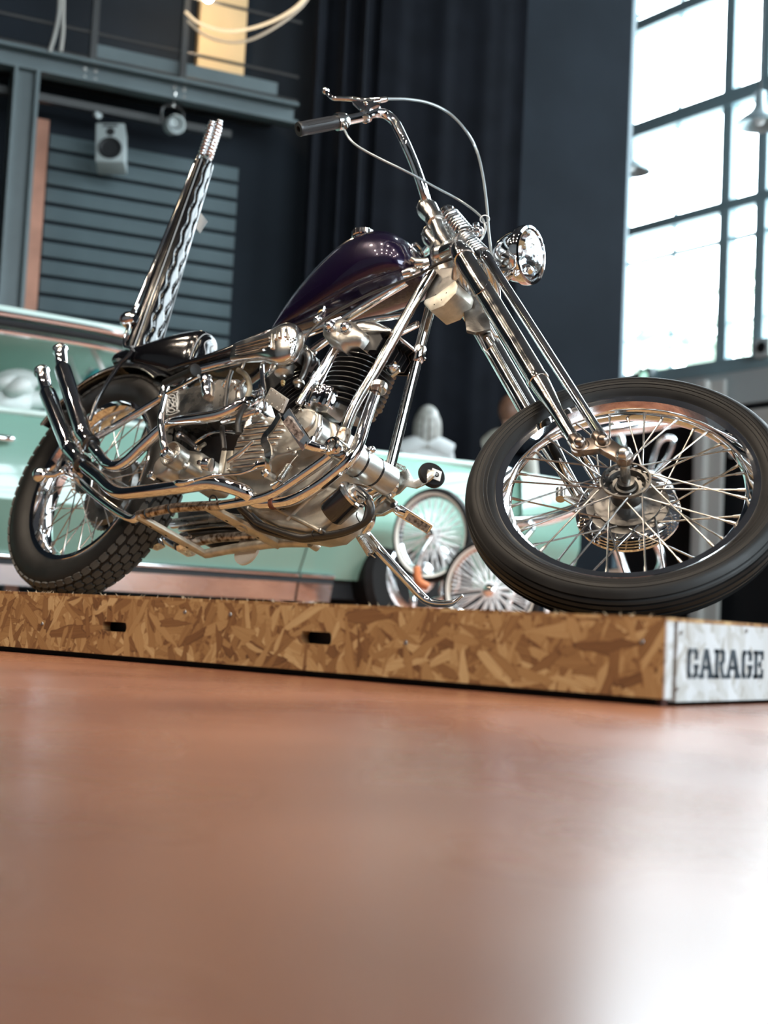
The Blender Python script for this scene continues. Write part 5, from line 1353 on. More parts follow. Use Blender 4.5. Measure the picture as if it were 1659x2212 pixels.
# pushrod tubes
pr = [((30, 1360), (520, 590), 0.088, 0.066), ((160, 1400), (575, 640), 0.078, 0.056)]
for (x0, y0), (x1, y1), v0, v1 in pr:
    a, b_ = q('K', x0, y0, v0), q('K', x1, y1, v1); L = (b_ - a).length; d = (b_ - a)
    o = part(MB().lathe(a, d, [(0, 0.0095), (L * 0.42, 0.0095), (L * 0.42, 0.0078), (L, 0.0078)], 18), 'pushrod_tube', M['chrome'])
    MB().lathe(a, d, [(L * 0.42, 0.0098), (L * 0.425, 0.0122), (L * 0.54, 0.0122), (L * 0.545, 0.009)], 18).build('tube_collar', M['chrome'], o)
# rear cylinder's pushrod tube, seen beside the carburettor
a, b_ = q('L', 635, 1560, .085), q('L', 590, 900, .075); L = (b_ - a).length
o = part(MB().lathe(a, b_ - a, [(0, 0.0055), (L * 0.40, 0.0055), (L * 0.40, 0.0085), (L * 0.58, 0.0085), (L * 0.6, 0.0068), (L, 0.0062)], 16), 'pushrod_tube', M['chrome'])
# tappet block: fluted chrome
tb0, tb1 = q('K', 330, 1400, .075), q('K', 330, 1400, .075) + cax * 0.045
rings = []
for t in (0, 0.004, 0.046, 0.050):
    rings.append([q('K', 370, 1290, .060) + cax * (t - 0.025) + (cdir * (0.043 * math.cos(a)) + RT * (0.034 * math.sin(a))) * ((1.0 if t in (0.004, 0.046) else 0.95) * (1 + 0.045 * math.cos(12 * a))) for a in [2 * math.pi * j / 54 for j in range(54)]])
o = part(MB().rings(rings), 'tappet_block', M['chrome'], sharp=40)
MB().lathe(q('K', 265, 1320, .088), RT + UPZ * .2, [(0, .004), (.006, .004), (.008, .002)], 8).build('block_screw', M['steel'], o)
MB().box(q('K', 430, 1470, .04), cdir * 0.030, RT * 0.026, cax * 0.014).build('tappet_base', M['alu'], o, bevel=0.003)
# crankcase
cc0 = [(130, 1010), (90, 840), (200, 560), (330, 380), (640, 260), (980, 180), (1330, 250), (1560, 330), (1600, 640), (1500, 900), (1250, 1190), (1000, 1420), (700, 1480), (420, 1440), (250, 1280)]
case = part(MB().prism([q('J', x, y, 0.060) for x, y in cc0], Yax * 0.125), 'crankcase', M['alu'], bevel=0.012, seg=3)
# dusty lower half with its ribs
lc_ = [(110, 1580), (190, 1715), (300, 1810), (480, 1890), (700, 1925), (840, 1900), (960, 1800), (1010, 1680), (990, 1560), (800, 1500), (420, 1540)]
lowc = part(MB().prism([q('C', x, y, 0.040) for x, y in lc_], Yax * 0.10), 'crankcase_sump', M['alu_dusty'], bevel=0.014, seg=3)
for pts in (((300, 1620), (480, 1740), (700, 1850), (850, 1930)), ((560, 1830), (650, 1740), (800, 1600))):
    MB().tube([q('C', x, y, 0.041) for x, y in pts], 0.0055, 10).build('sump_rib', M['alu_dusty'], lowc)
for x, y in ((225, 1740), (510, 1740), (845, 1925)):
    MB().lathe(q('C', x, y, 0.042), RT, [(-.01, .006), (.006, .006), (.007, .003)], 6).build('sump_bolt', M['screw'], lowc)
# ribbed gear cover
gcv = [(85, 1000), (95, 850), (175, 690), (205, 550), (275, 465), (315, 385), (410, 330), (560, 285), (640, 240), (730, 265), (850, 330), (960, 300), (1040, 175), (1120, 130), (1230, 140), (1320, 210), (1365, 330), (1355, 470), (1290, 590), (1160, 670), (1000, 720), (880, 770), (740, 800), (640, 880), (560, 960), (400, 1010), (290, 1022), (140, 1015)]
gear = part(MB().prism([q('J', x, y, 0.100) for x, y in gcv], Yax * 0.045), 'gear_cover', M['alu'], bevel=0.006, seg=3)
MB().lathe(q('J', 1170, 330, .100), RT, [(-.03, .030), (.004, .0285), (.008, .025), (.009, .0001)], 36).build('cover_dome', M['alu'], gear)
for x0, y0, x1, y1 in ((420, 352, 600, 335), (310, 430, 860, 372), (275, 515, 850, 450), (220, 605, 800, 540), (190, 690, 745, 622), (250, 762, 580, 730), (175, 862, 560, 822), (150, 945, 460, 915)):
    a, b_ = q('J', x0, y0, .1005), q('J', x1, y1, .1005)
    MB().tube([a, a.lerp(b_, 0.08), a.lerp(b_, 0.92), b_], [0.0030, 0.0050, 0.0050, 0.0018], 10, 4).build('cover_rib', M['alu_polished'], gear)
MB().tube([q('J', 90, 880, .102), q('J', 260, 760, .104), q('J', 430, 600, .103)], [0.008, 0.008, 0.005], 12).build('oil_gallery', M['alu_polished'], gear)
MB().tube([q('J', 1350, 250, .102), q('J', 1340, 420, .102), q('J', 1240, 600, .10)], [0.006, 0.007, 0.004], 12).build('cover_rim', M['alu_polished'], gear)
for x, y in ((430, 360), (260, 545), (90, 990), (712, 720), (925, 700), (1085, 160), (1285, 225)):
    MB().lathe(q('J', x, y, .100), RT, [(-.002, .0042), (.004, .0042), (.0045, .003), (.003, .0015)], 12).build('cover_screw', M['steel'], gear)
MB().lathe(q('J', 350, 395, .09), UPZ, [(-.01, .009), (.012, .009), (.013, .006), (.03, .0035)], 8).build('oil_line_fitting', M['steel'], gear)
part(MB().tube([q('J', 385, 300, .09), q('J', 420, 200, .09), q('J', 500, 80, .09), q('J', 560, 10, .088), q('L', 630, 1380, .088)], 0.0028, 8), 'oil_line', M['steel'])
# generator in front of the crankcase
gn = q('P', 960, 320, 0.0)
ga = (RT + V((-0.15, 0, 0))).normalized()
gen = part(MB().lathe(q('P', 980, 330, 0.0), ga, [(-0.075, 0.030), (-0.070, 0.036), (0.055, 0.036), (0.062, 0.030), (0.063, 0.001)], 36), 'generator', M['alu'])
for t in (-0.02, 0.028):
    MB().lathe(q('P', 980, 330, 0.0), ga, [(t - 0.003, 0.0364), (t - 0.002, 0.0372), (t + 0.002, 0.0372), (t + 0.003, 0.0364)], 36).build('generator_strap', M['black_paint'], gen)
mb = MB(); mb.ball(q('P', 1035, 75, 0.02), 0.010); mb.tube([q('P', 960, 90, .02), q('P', 1035, 75, .02), q('P', 1080, 90, 0.01)], [0.007, 0.008, 0.005], 10)
mb.build('strap_bolt', M['chrome'], gen)
# oil filter
a, b_ = q('P', 470, 960, 0.045), q('P', 745, 720, 0.045)
fd_ = (b_ - a); L = fd_.length
filt = part(MB().lathe(a, fd_, [(-0.004, 0.012), (-0.002, 0.030), (0.004, 0.0345), (L - 0.006, 0.0345), (L, 0.036), (L + 0.006, 0.036)], 40), 'oil_filter', M['black_paint'])
MB().lathe(b_, fd_, [(0.000, 0.0345), (0.001, 0.0385), (0.007, 0.0385), (0.010, 0.034), (0.013, 0.034), (0.014, 0.018), (0.024, 0.017), (0.025, 0.0001)], 40).build('filter_head', M['alu_polished'], filt)
MB().tube([q('P', 850, 640, .045), q('P', 930, 700, .045), q('P', 985, 745, .045)], [0.013, 0.010, 0.009], 12).build('filter_elbow', M['black_paint'], filt)
MB().lathe(q('P', 985, 745, .045), q('P', 1000, 780, .045) - q('P', 985, 745, .045), [(0, .0105), (.010, .0105)], 14).build('elbow_clamp', M['chrome'], filt)
mb = MB(); mb.prism([q('P', x, y, 0.02) for x, y in ((640, 500), (740, 520), (980, 560), (1080, 620), (950, 690), (780, 600), (620, 560))], Yax * 0.02)
mb.build('filter_bracket', M['chrome_worn'], filt, bevel=0.003)
# big oil hoses under the engine
part(MB().tube([q('P', *z) for z in ((990, 770, .045), (1035, 860, .045), (1020, 980, .04), (940, 1080, .035), (760, 1170, .03), (500, 1235, .03), (200, 1270, .03), (0, 1270, .035))] + [q('C', 330, 1870, .04), q('C', 230, 1790, .05), q('C', 150, 1720, .06)], 0.0078, 14), 'return_hose', M['hose'])
part(MB().tube([q('P', *z) for z in ((960, 800, .02), (985, 880, .02), (960, 1010, .02), (900, 1110, .02), (700, 1210, .02), (480, 1270, .02), (200, 1310, .02), (0, 1300, .02))] + [q('C', 330, 1910, .03), q('C', 220, 1810, .04), q('C', 140, 1720, .05)], 0.0070, 14), 'feed_hose', M['hose'])
for z in (((860, 950, .042), (910, 1110, .022)), ((265, 1190, .035), (275, 1345, .02))):
    a, b_ = q('P', *z[0]), q('P', *z[1])
    part(MB().tube([a + RT * 0.006, (a + b_) / 2 + RT * 0.014, b_ + RT * 0.006], 0.0014, 6), 'cable_tie', M['black_paint'])
# ---------------------------------------------------------------- carburettor and air cleaner
carb = part(MB().lathe(q('L', 940, 880, .105), q('L', 905, 1120, .105) - q('L', 940, 880, .105), [(0, .020), (.004, .0235), (.028, .0235), (.032, .019), (.036, .008), (.040, .007), (.040, .001)], 30), 'float_bowl', M['alu'])
MB().lathe(q('L', 905, 1130, .105), q('L', 905, 1220, .105) - q('L', 905, 1130, .105), [(0, .006), (.008, .006), (.008, .0045), (.013, .0045)], 6).build('drain_plug', mat('aged_brass', (0.55, 0.42, 0.22), 0.35, 1.0), carb)
a = q('L', 1190, 790, .08)
MB().box(a, V((0.020, 0, -0.006)), Yax * 0.032, V((0.004, 0, 0.020))).build('carburettor_body', M['dark_cast'], carb, bevel=0.003)
MB().tube([q('L', 1200, 700, .09), q('L', 1290, 760, .09), q('L', 1230, 1000, .08), q('L', 1160, 1140, .08)], [0.010, 0.011, 0.009, 0.008], 12).build('manifold_lug', M['dark_cast'], carb)
MB().lathe(q('L', 1150, 1130, .085), V((0.1, 0, -1)), [(0, .013), (.004, .015), (.008, .015), (.012, .009), (.02, .007)], 18).build('manifold_cup', M['alu'], carb)
MB().tube([q('L', 1140, 580, .09), q('L', 1220, 620, .09), q('L', 1340, 720, .08), q('L', 1390, 700, .07)], [0.006, 0.008, 0.007, 0.005], 10).build('throttle_lever', M['chrome_worn'], carb)
mb = MB(); mb.ball(q('L', 1340, 830, .07), 0.014); mb.ball(q('L', 1290, 880, .07), 0.010)
mb.build('intake_boss', M['black_fin'], carb)
# air cleaner: ribbed scoop with a bulbous perforated front
AV = 0.150
axA = [((198, 705), 0.0215, 0.018), ((300, 685), 0.0245, 0.021), ((480, 655), 0.0275, 0.024), ((640, 630), 0.030, 0.027), ((760, 600), 0.038, 0.030), ((880, 585), 0.0455, 0.034), ((980, 585), 0.0465, 0.034), ((1060, 590), 0.041, 0.030), ((1120, 600), 0.030, 0.022), ((1140, 605), 0.014, 0.010)]
cen = [q('L', *c_, AV) for c_, _, _ in axA]
dA = (cen[4] - cen[0]).normalized(); sA_ = V((dA.z, 0, -dA.x)) * -1; sA_ = (UPZ - dA * UPZ.dot(dA)).normalized()
wA = dA.cross(sA_)
if wA.y > 0: wA = -wA
st = catmull([V((c_.x, c_.y, c_.z, a1 * 1.24)) for c_, (_, a1, b1) in zip(cen, axA)], 4)
st2 = catmull([V((b1, 0, 0, 0)) for _, a1, b1 in axA], 4)
rings = []
for s, b1 in zip(st, st2):
    c_ = V(s[:3]); ring = []
    for j in range(36):
        a = 2 * math.pi * j / 36
        e = 2 / 2.6
        ring.append(c_ + sA_ * (s[3] * math.copysign(abs(math.sin(a)) ** e, math.sin(a))) + wA * (b1[0] * 0.85 * math.copysign(abs(math.cos(a)) ** e, math.cos(a))))
    rings.append(ring)
air = part(MB().rings(rings), 'air_cleaner', M['alu_polished'], sharp=60)
for (x0, y0), (x1, y1) in (((215, 612), (700, 478)), ((205, 650), (705, 530)), ((200, 690), (690, 595)), ((200, 725), (560, 645))):
    a, b_ = q('L', x0, y0, AV + 0.022), q('L', x1, y1, AV + 0.028)
    MB().tube([a, a.lerp(b_, .5), b_], 0.0028, 10, 3).build('scoop_rib', M['alu_polished'], air)
for x, y0, y1 in ((745, 440, 640), (800, 400, 500), (865, 360, 480), (955, 360, 470)):
    MB().tube([q('L', x, y0, AV + 0.026), q('L', x - 4, (y0 + y1) / 2, AV + 0.031), q('L', x - 8, y1, AV + 0.031)], 0.004, 10, 4).build('scoop_flute', M['alu_polished'], air)
for (x, y) in ((1010, 480), (1060, 495), (950, 530), (985, 515), (1025, 515), (1075, 520), (985, 550), (1020, 560), (1050, 545), (1095, 515), (1000, 590), (1040, 590), (1075, 585), (1105, 560), (1025, 620), (1055, 615), (1090, 610), (1045, 650), (1080, 640), (1075, 668)):
    d_ = ray(480 + x / 6.9125, 660 + y / 6.9125)
    # drop each hole on the cleaner's skin
    p_ = q('L', x, y, AV + 0.026)
    cbest = None
    for i in range(60):
        v = AV + 0.034 - 0.0007 * i
        p_ = q('L', x, y, v)
        # nearest station
        k_ = min(range(len(st)), key=lambda t: (V(st[t][:3]) - p_).dot(dA) ** 2)
        r_ = p_ - V(st[k_][:3]); e = 2.6
        val = (abs(r_.dot(sA_)) / max(st[k_][3], 1e-4)) ** e + (abs(r_.dot(wA)) / max(st2[k_][0] * 0.85, 1e-4)) ** e
        if val <= 1.0:
            break
    n_ = (wA * 0.6 + dA * 0.7).normalized()
    MB().lathe(p_ - n_ * 0.0012, n_, [(0, .0024), (.0022, .0023)], 10).build('breather_hole', M['hole'], air)
for x, y in ((740, 900), (620, 830), (310, 900)):
    MB().lathe(q('L', x, y, AV - .01), V((0, 0, -1)), [(-.008, .0035), (.008, .0035)], 8).build('cleaner_stud', M['alu'], air)
# foot controls, right side
pg_a, pg_b = q('J', 1400, 700, .125), q('J', 890, 150, .195)
dP = (pg_b - pg_a).normalized(); nP = dP.cross((CAM_B - pg_a).normalized() + V((0, 0, -.5))).normalized(); uP = nP.cross(dP).normalized()
peg = part(MB().box(q('J', 1020, 430, .17), (q('J', 1180, 640, .15) - q('J', 880, 190, .185)) * 0.5, uP * 0.004, nP * 0.016), 'footpeg', M['chrome'], bevel=0.0015)
MB().box(q('J', 1015, 440, .172) + V((0, 0, 0)), (q('J', 1140, 570, .15) - q('J', 880, 270, .185)) * 0.5, uP * 0.0058, nP * 0.0105).build('peg_pad', mat('perforated_brown_pad', (0.30, 0.24, 0.21), 0.5, c2=(0.05, 0.035, 0.03), vscale=120), peg)
MB().tube([q('J', 1160, 630, .15), q('J', 1290, 680, .135), q('J', 1400, 700, .12), q('J', 1450, 720, .10)], [0.013, 0.011, 0.0105, 0.012], 14).build('peg_clevis', M['chrome'], peg)
MB().lathe(q('J', 1245, 570, .145), UPZ, [(-.01, .006), (.006, .006), (.009, .003)], 8).build('clevis_pin', M['chrome'], peg)
# brake pedal: studded pad on an S-shaped strap
pad = [(620, 1420), (720, 1220), (965, 1390), (870, 1600)]
pd4 = [q('L', x, y, v) for (x, y), v in zip(pad, (.165, .175, .175, .165))]
pn = (pd4[1] - pd4[0]).cross(pd4[3] - pd4[0]).normalized()
if pn.y > 0: pn = -pn
bp_ = part(MB().prism(pd4, pn * -0.008), 'brake_pedal', M['orange_chrome'], bevel=0.0012)
for a_, b2 in ((.14, .12), (.14, .42), (.14, .72), (.14, .92), (.5, .08), (.86, .12), (.86, .42), (.86, .72), (.86, .92), (.5, .92)):
    p_ = pd4[0].lerp(pd4[3], b2).lerp(pd4[1].lerp(pd4[2], b2), a_)
    MB().lathe(p_, pn, [(0, .0026), (.0014, .0024), (.0006, .001)], 10).build('pad_stud', M['steel'], bp_)
S_ = [((800, 240), .150), ((700, 400), .140), ((600, 520), .134), ((585, 600), .136), ((625, 690), .142), ((640, 800), .140), ((630, 900), .130), ((640, 1010), .118)]
Sp = catmull([q('J', *c_, v) for c_, v in S_], 5)
rings = []
for i, p_ in enumerate(Sp):
    t_ = (Sp[min(i + 1, len(Sp) - 1)] - Sp[max(i - 1, 0)]).normalized()
    wv = (RT - t_ * RT.dot(t_)).normalized(); sv = t_.cross(wv)
    hw = 0.0105
    rings.append([p_ + sv * hw + wv * .0025, p_ - sv * hw + wv * .0025, p_ - sv * hw - wv * .0025, p_ + sv * hw - wv * .0025])
MB().rings(rings).build('pedal_strap', M['alu_polished'], bp_, sharp=30)
MB().lathe(q('J', 620, 1040, .112), RT, [(-.02, .011), (.004, .012), (.006, .010), (.012, .009), (.013, .005), (.008, .004)], 18).build('pedal_pivot', M['alu_polished'], bp_)
MB().lathe(q('J', 500, 905, .125), RT, [(-.01, .006), (.006, .006), (.007, .003)], 10).build('rod_clevis', M['chrome'], bp_)
MB().tube([q('J', 620, 910, .125), q('J', 500, 930, .125), q('J', 420, 980, .125)], [0.008, 0.007, 0.0045], 10).build('rod_yoke', M['chrome'], bp_)
MB().tube([q('J', 420, 980, .125), q('J', 250, 1040, .13), q('J', 0, 1060, .135), q('N', 1190, 810, .145), q('N', 900, 895, .150), q('N', 720, 930, .155)], 0.0036, 10).build('brake_rod', M['chrome'], bp_)
MB().tube([q('N', 900, 890, .15), q('N', 760, 925, .155), q('N', 650, 930, .155), q('N', 590, 920, .15)], [0.005, 0.0062, 0.009, 0.006], 10).build('rod_end', M['chrome'], bp_)
MB().coil(q('J', 780, 1150, .105), q('J', 930, 920, .100), 0.0075, 0.0014, 15, 12, 5).build('pedal_spring', M['steel'], bp_)
MB().tube([q('J', 930, 920, .10), q('J', 985, 850, .098), q('J', 1040, 790, .095)], 0.0015, 6).build('spring_hook', M['steel'], bp_)
MB().lathe(q('J', 1045, 790, .085), RT, [(0, .008), (.014, .008), (.015, .005)], 8).build('spring_post', M['steel'], bp_)
MB().tube([q('J', 700, 1220, .10), q('J', 760, 1180, .10), q('J', 790, 1150, .105)], [0.009, 0.006, 0.0015], 10).build('spring_anchor', M['chrome_worn'], bp_)
# far-side controls: lever plate with round rubber pad, footpeg, spring
fv = -0.125
lp = [(355, 440), (370, 350), (460, 305), (500, 380), (530, 385), (610, 310), (660, 318), (650, 360), (600, 410), (520, 445), (450, 430), (400, 480), (355, 500)]
o = part(MB().prism([q('H', x, y, fv) for x, y in lp], Yax * 0.006), 'clutch_pedal', M['steel'], bevel=0.0012)
pc = q('H', 640, 362, fv - 0.02)
MB().lathe(pc - V((.7, .1, .2)).normalized() * 0.004, V((0.72, -0.45, 0.25)), [(0, .030), (.004, .0335), (.010, .0335), (.014, .030)], 32).build('pedal_rubber', M['rubber'], o)
nrm_ = V((0.72, -0.45, 0.25)).normalized(); a1, b1 = frame_of(nrm_)
MB().box(q('H', 655, 370, fv - 0.02) + nrm_ * 0.013, a1 * 0.0125, b1 * 0.0145, nrm_ * 0.001).build('pedal_badge', M['white_sticker'], o, bevel=0.0008)
MB().torus(q('H', 655, 370, fv - 0.02) + nrm_ * 0.0145, nrm_, 0.006, 0.0012, 16, 5).torus(q('H', 655, 374, fv - 0.02) + nrm_ * 0.0145, nrm_, 0.003, 0.001, 12, 5).build('badge_mark', M['black_paint'], o)
MB().coil(q('H', 370, 275, fv + .01), q('H', 440, 305, fv + .01), 0.0055, 0.0012, 8, 10, 5).build('pedal_spring', M['steel'], o)
o = part(MB().prism([q('H', x, y, -0.115) for x, y in ((230, 560), (300, 480), (340, 500), (400, 550), (390, 600), (300, 650), (235, 655))], RT * 0.012), 'peg_bracket', M['chrome_worn'], bevel=0.003)
MB().lathe(q('H', 365, 572, -.102), RT, [(0, .007), (.004, .007), (.005, .004)], 12).build('bracket_screw', M['black_fin'], o)
MB().lathe(q('H', 345, 480, -.11), RT, [(-.01, .009), (.012, .009), (.014, .006)], 6).build('bracket_nut', M['chrome'], o)
a, b_ = q('H', 395, 600, -.12), q('H', 630, 745, -.19)
dP = (b_ - a).normalized(); nP = dP.cross((CAM_B - a).normalized() + V((0, 0, -.5))).normalized(); uP = nP.cross(dP).normalized()
o = part(MB().box(a.lerp(b_, .5), dP * (b_ - a).length * .5, uP * 0.004, nP * 0.013), 'footpeg', M['chrome'], bevel=0.0015)
MB().box(a.lerp(b_, .62), dP * (b_ - a).length * .33, uP * 0.005, nP * 0.0095).build('peg_pad', bpy.data.materials['perforated_brown_pad'], o)
MB().tube([q('H', 330, 560, -.115), q('H', 400, 605, -.12), q('H', 450, 630, -.13)], [.008, .011, .009], 12).build('peg_clevis', M['chrome'], o)
# ---------------------------------------------------------------- side stand
s0 = q('H', 160, 770, -0.115); 
ks = [q('H', 150, 760, -.110), q('H', 270, 900, -.130), q('H', 430, 1075, -.165), q('H', 560, 1215, -.195), q('H', 620, 1258, -.205), q('H', 690, 1275, -.210), q('H', 780, 1272, -.212), q('H', 830, 1240, -.214), q('H', 862, 1215, -.215)]
stand = part(MB().tube(ks, [0.012, 0.0115, 0.0105, 0.010, 0.0095, 0.009, 0.007, 0.004, 0.003], 14), 'side_stand', M['chrome'])
MB().coil(q('H', 120, 790, -.10), q('H', 200, 920, -.115), 0.008, 0.0016, 15, 12, 5).build('stand_spring', M['steel'], stand)
MB().tube([q('H', 200, 640, -.095), q('H', 190, 700, -.10), q('H', 150, 760, -.105)], [0.014, 0.013, 0.012], 12).build('stand_pivot', M['chrome_worn'], stand)
MB().tube([q('H', 200, 920, -.115), q('H', 235, 945, -.122)], 0.0015, 6).build('spring_hook', M['steel'], stand)
# odds seen under the frame on the far side
o = part(MB().lathe(q('B', 420, 2030, -.07), RT, [(-.03, .022), (-.02, .028), (.02, .028), (.028, .018)], 28), 'primary_cover_end', M['chrome'])
part(MB().lathe(q('B', 960, 2080, -.10), RT, [(-.004, .042), (.004, .042)], 36), 'clutch_hub_plate', mat('off_white_plate', (0.72, 0.72, 0.70), 0.4, 0.3))
part(MB().tube([q('B', 300, 1850, -.10), q('B', 700, 1800, -.10), q('B', 1000, 1830, -.10)], 0.014, 12), 'starter_tube', M['steel'])
part(MB().prism([q('B', x, y, -.12) for x, y in ((320, 1740), (860, 1740), (900, 1900), (420, 1960))], Yax * 0.03), 'primary_back', M['black_fin'], bevel=0.01)
part(MB().prism([q('A', x, y, -.045) for x, y in ((870, 1400), (960, 1330), (1060, 1400), (1140, 1570), (1070, 1600), (940, 1520))], Yax * 0.03), 'chain_guard', M['chrome'], bevel=0.008)
part(MB().prism([q('B', x, y, -.02) for x, y in ((430, 1000), (900, 960), (900, 1400), (700, 1480), (420, 1400))], Yax * 0.03), 'primary_case', M['black_fin'], bevel=0.01)
# dark filler block added to close the gap under the engine

part(MB().prism([q('B', x, y, -.115) for x, y in ((330, 1700), (900, 1660), (1260, 1980), (650, 2070), (340, 1900))], Yax * 0.05), 'belly_filler', M['black_fin'], bevel=0.012)
for k, (v_, y_) in enumerate(((-.102, 1845), (-.105, 1905), (-.100, 1960))):
    part(MB().tube([q('B', 330 + 30 * k, y_ - 5, v_), q('B', 800, y_ - 40, v_), q('B', 1150, y_ + 20, v_)], 0.007 - 0.001 * k, 10), 'belly_pipe', (M['steel'], M['chrome_worn'], M['hose'])[k])
# plate under the stand foot
pf = B_MAT @ ks[5]
sp_ = MB(); sp_.abox(-0.10, 0.08, -0.045, 0.045, 0, 0.004); sp_.abox(-0.05, 0.12, -0.035, 0.035, 0.004, 0.0075)
o = sp_.build('stand_plate', mat('dark_floor_plate', (0.02, 0.02, 0.022), 0.4)); o.location = V((pf.x - 0.03, pf.y, H_PLAT + 0.0002))
tag(o, 'thin dark plate under the foot of the side stand', 'plate')
# ================================================================ green saloon behind
M['mint'] = mat('mint_car_paint', (0.23, 0.415, 0.335), 0.28, 0.0, coat=1.0, coat_rough=0.04)
M['mint_pale'] = mat('pale_mint_paint', (0.66, 0.80, 0.74), 0.3, 0.0, coat=1.0, coat_rough=0.04)
M['interior'] = mat('pale_green_vinyl', (0.50, 0.62, 0.55), 0.5)
M['car_chrome'] = mat('car_chrome', (0.85, 0.85, 0.86), 0.08, 1.0)
CD = V((math.sin(math.radians(21.5)), math.cos(math.radians(21.5)), 0)); CN = V((CD.y, -CD.x, 0))     # CN toward the hall
CP = v2(at_depth(0, 1200, 6.40))
car = empty('saloon_car', 'mint green vintage saloon car parked behind the motorcycle', 'car', xf(CD, -CN, UPZ, CP))
def cs(px, py, off=0.0):
    p = on_plane(px, py, CP + CN * off, CN); return V(((p - CP).dot(CD), -off, p.z))
xs_seam, xs_arch, x_nose = cs(672, 1230).x, cs(752, 1290).x, cs(1290, 1100).x
z_belt = cs(0, 886).z; z_rock = cs(0, 1203).z; z_sill = cs(0, 1262).z; z_roof = cs(0, 672).z + 0.05
print('car', xs_seam, xs_arch, x_nose, z_belt, z_rock, z_sill, z_roof)
CWID = 1.85
x_back = -3.4
x_cowl = cs(430, 800).x
# body: cross-section swept along the car, pulled in at nose and tail
def body_rings():
    xs = [x_back, x_back + 0.05, x_back + 0.35, -1.5, 0, x_cowl, 2.2, 3.2, x_nose - 0.5, x_nose - 0.15, x_nose]
    rings = []
    for x in xs:
        f = 1.0
        if x > x_nose - 0.55: f = 1 - 0.16 * ((x - (x_nose - 0.55)) / 0.55) ** 2
        if x < x_back + 0.3: f = 1 - 0.12 * ((x_back + 0.3 - x) / 0.3) ** 2
        top = z_belt
        prof = [(0.15, z_rock), (0.09, z_rock + 0.10), (0.025, z_rock + 0.22), (0.0, 0.56), (0.0, 0.63), (0.012, 0.70), (0.03, top - 0.05), (0.06, top - 0.005), (0.14, top + 0.005)]
        half = CWID / 2
        L_ = []
        for y, z in prof: L_.append(V((x, half - (half - y) * f, z_rock + (z - z_rock) * (0.94 + 0.06 * f))))
        R_2 = [V((p_.x, CWID - p_.y, p_.z)) for p_ in L_[::-1]]
        rings.append(L_ + R_2)
    return rings
body = MB().rings(body_rings()).build('body', M['mint'], car, sharp=30)
# cut the cabin well and the wheel arches
def arch(xc, r, zc):
    poly = [V((xc - r * 1.12, -0.3, -0.2)), V((xc - r * 1.0, -0.3, z_rock + 0.03)), V((xc - r * 0.72, -0.3, zc + r * 0.72)), V((xc - r * 0.3, -0.3, zc + r)), V((xc + r * 0.3, -0.3, zc + r)), V((xc + r * 0.8, -0.3, zc + r * 0.75)), V((xc + r * 1.05, -0.3, z_rock + 0.03)), V((xc + r * 1.1, -0.3, -0.2))]
    return MB().prism(poly, V((0, CWID + 0.6, 0))).build('cutter', M['hole'])
xw1 = xs_arch + 0.46; xw2 = xw1 - 3.35
cutters = [arch(xw1, 0.40, 0.34), arch(xw2, 0.40, 0.34)]
cutters.append(MB().abox(-2.3, x_cowl + 0.05, 0.16, CWID - 0.16, 0.45, 2.0).build('cutter', M['hole']))
cut(body, cutters)
MB().abox(-3.0, x_nose - 0.4, 0.22, CWID - 0.22, 0.2, 0.46).build('underbody', M['black_void'], car)
for xw in (xw1, xw2):
    for y in (0.14, CWID - 0.14):
        w_ = MB().lathe(V((xw, y, 0.335)), V((0, -1, 0)), [(-0.09, 0.20), (-0.095, 0.30), (-0.07, 0.335), (0.07, 0.335), (0.095, 0.30), (0.09, 0.20)], 36, caps=True).build('car_tire', M['rubber'], car)
        MB().lathe(V((xw, y, 0.335)), V((0, -1, 0)), [(0.088, 0.22), (0.096, 0.20), (0.08, 0.10), (0.11, 0.05), (0.115, 0.001)], 32).build('hubcap', M['car_chrome'], w_)
# rocker panel, trim strips
xr0, xr1 = xw2 + 0.45, xs_arch - 0.02
for a, b_ in ((xr0, xs_seam - 0.006), (xs_seam + 0.006, xr1)):
    MB().prism([V((a, 0.135, z_rock - 0.005)), V((a, 0.165, z_sill)), V((a, 0.21, z_sill)), V((a, 0.21, z_rock - 0.005))], V((b_ - a, 0, 0))).build('rocker_panel', M['car_chrome'], car)
    MB().cyl(V((a, 0.130, z_rock + 0.012)), V((b_, 0.130, z_rock + 0.012)), 0.014, 10).build('rocker_strip', M['car_chrome'], car)
MB().abox(xr0, xr1, 0.128, 0.16, z_rock - 0.028, z_rock - 0.006).build('rubber_strip', M['black_void'], car)
for xx, z0 in ((xs_seam, z_rock), (-0.55, z_rock), (1.25, 0.55)):
    MB().tube([V((xx, 0.138, z0 + .02)), V((xx, 0.088, z0 + 0.10)), V((xx, 0.024, z_rock + 0.22)), V((xx, -0.001, 0.56)), V((xx, -0.001, 0.63)), V((xx, 0.011, .70)), V((xx, 0.030, z_belt - .05)), V((xx, .06, z_belt))], 0.0035, 6, 1).build('door_seam', M['black_void'], car)
hd_ = cs(6, 948)
MB().tube([V((hd_.x - .16, .01, hd_.z)), V((hd_.x - .15, -.03, hd_.z)), V((hd_.x + .02, -.032, hd_.z)), V((hd_.x + .03, .01, hd_.z))], 0.016, 10).build('door_handle', M['car_chrome'], car)
# fender crest line and window ledge
MB().tube([V((x_back + .4, .075, z_belt + .012)), V((0, .075, z_belt + .014)), V((x_nose - .5, .085, z_belt + .010))], 0.016, 10).build('belt_moulding', M['mint_pale'], car)
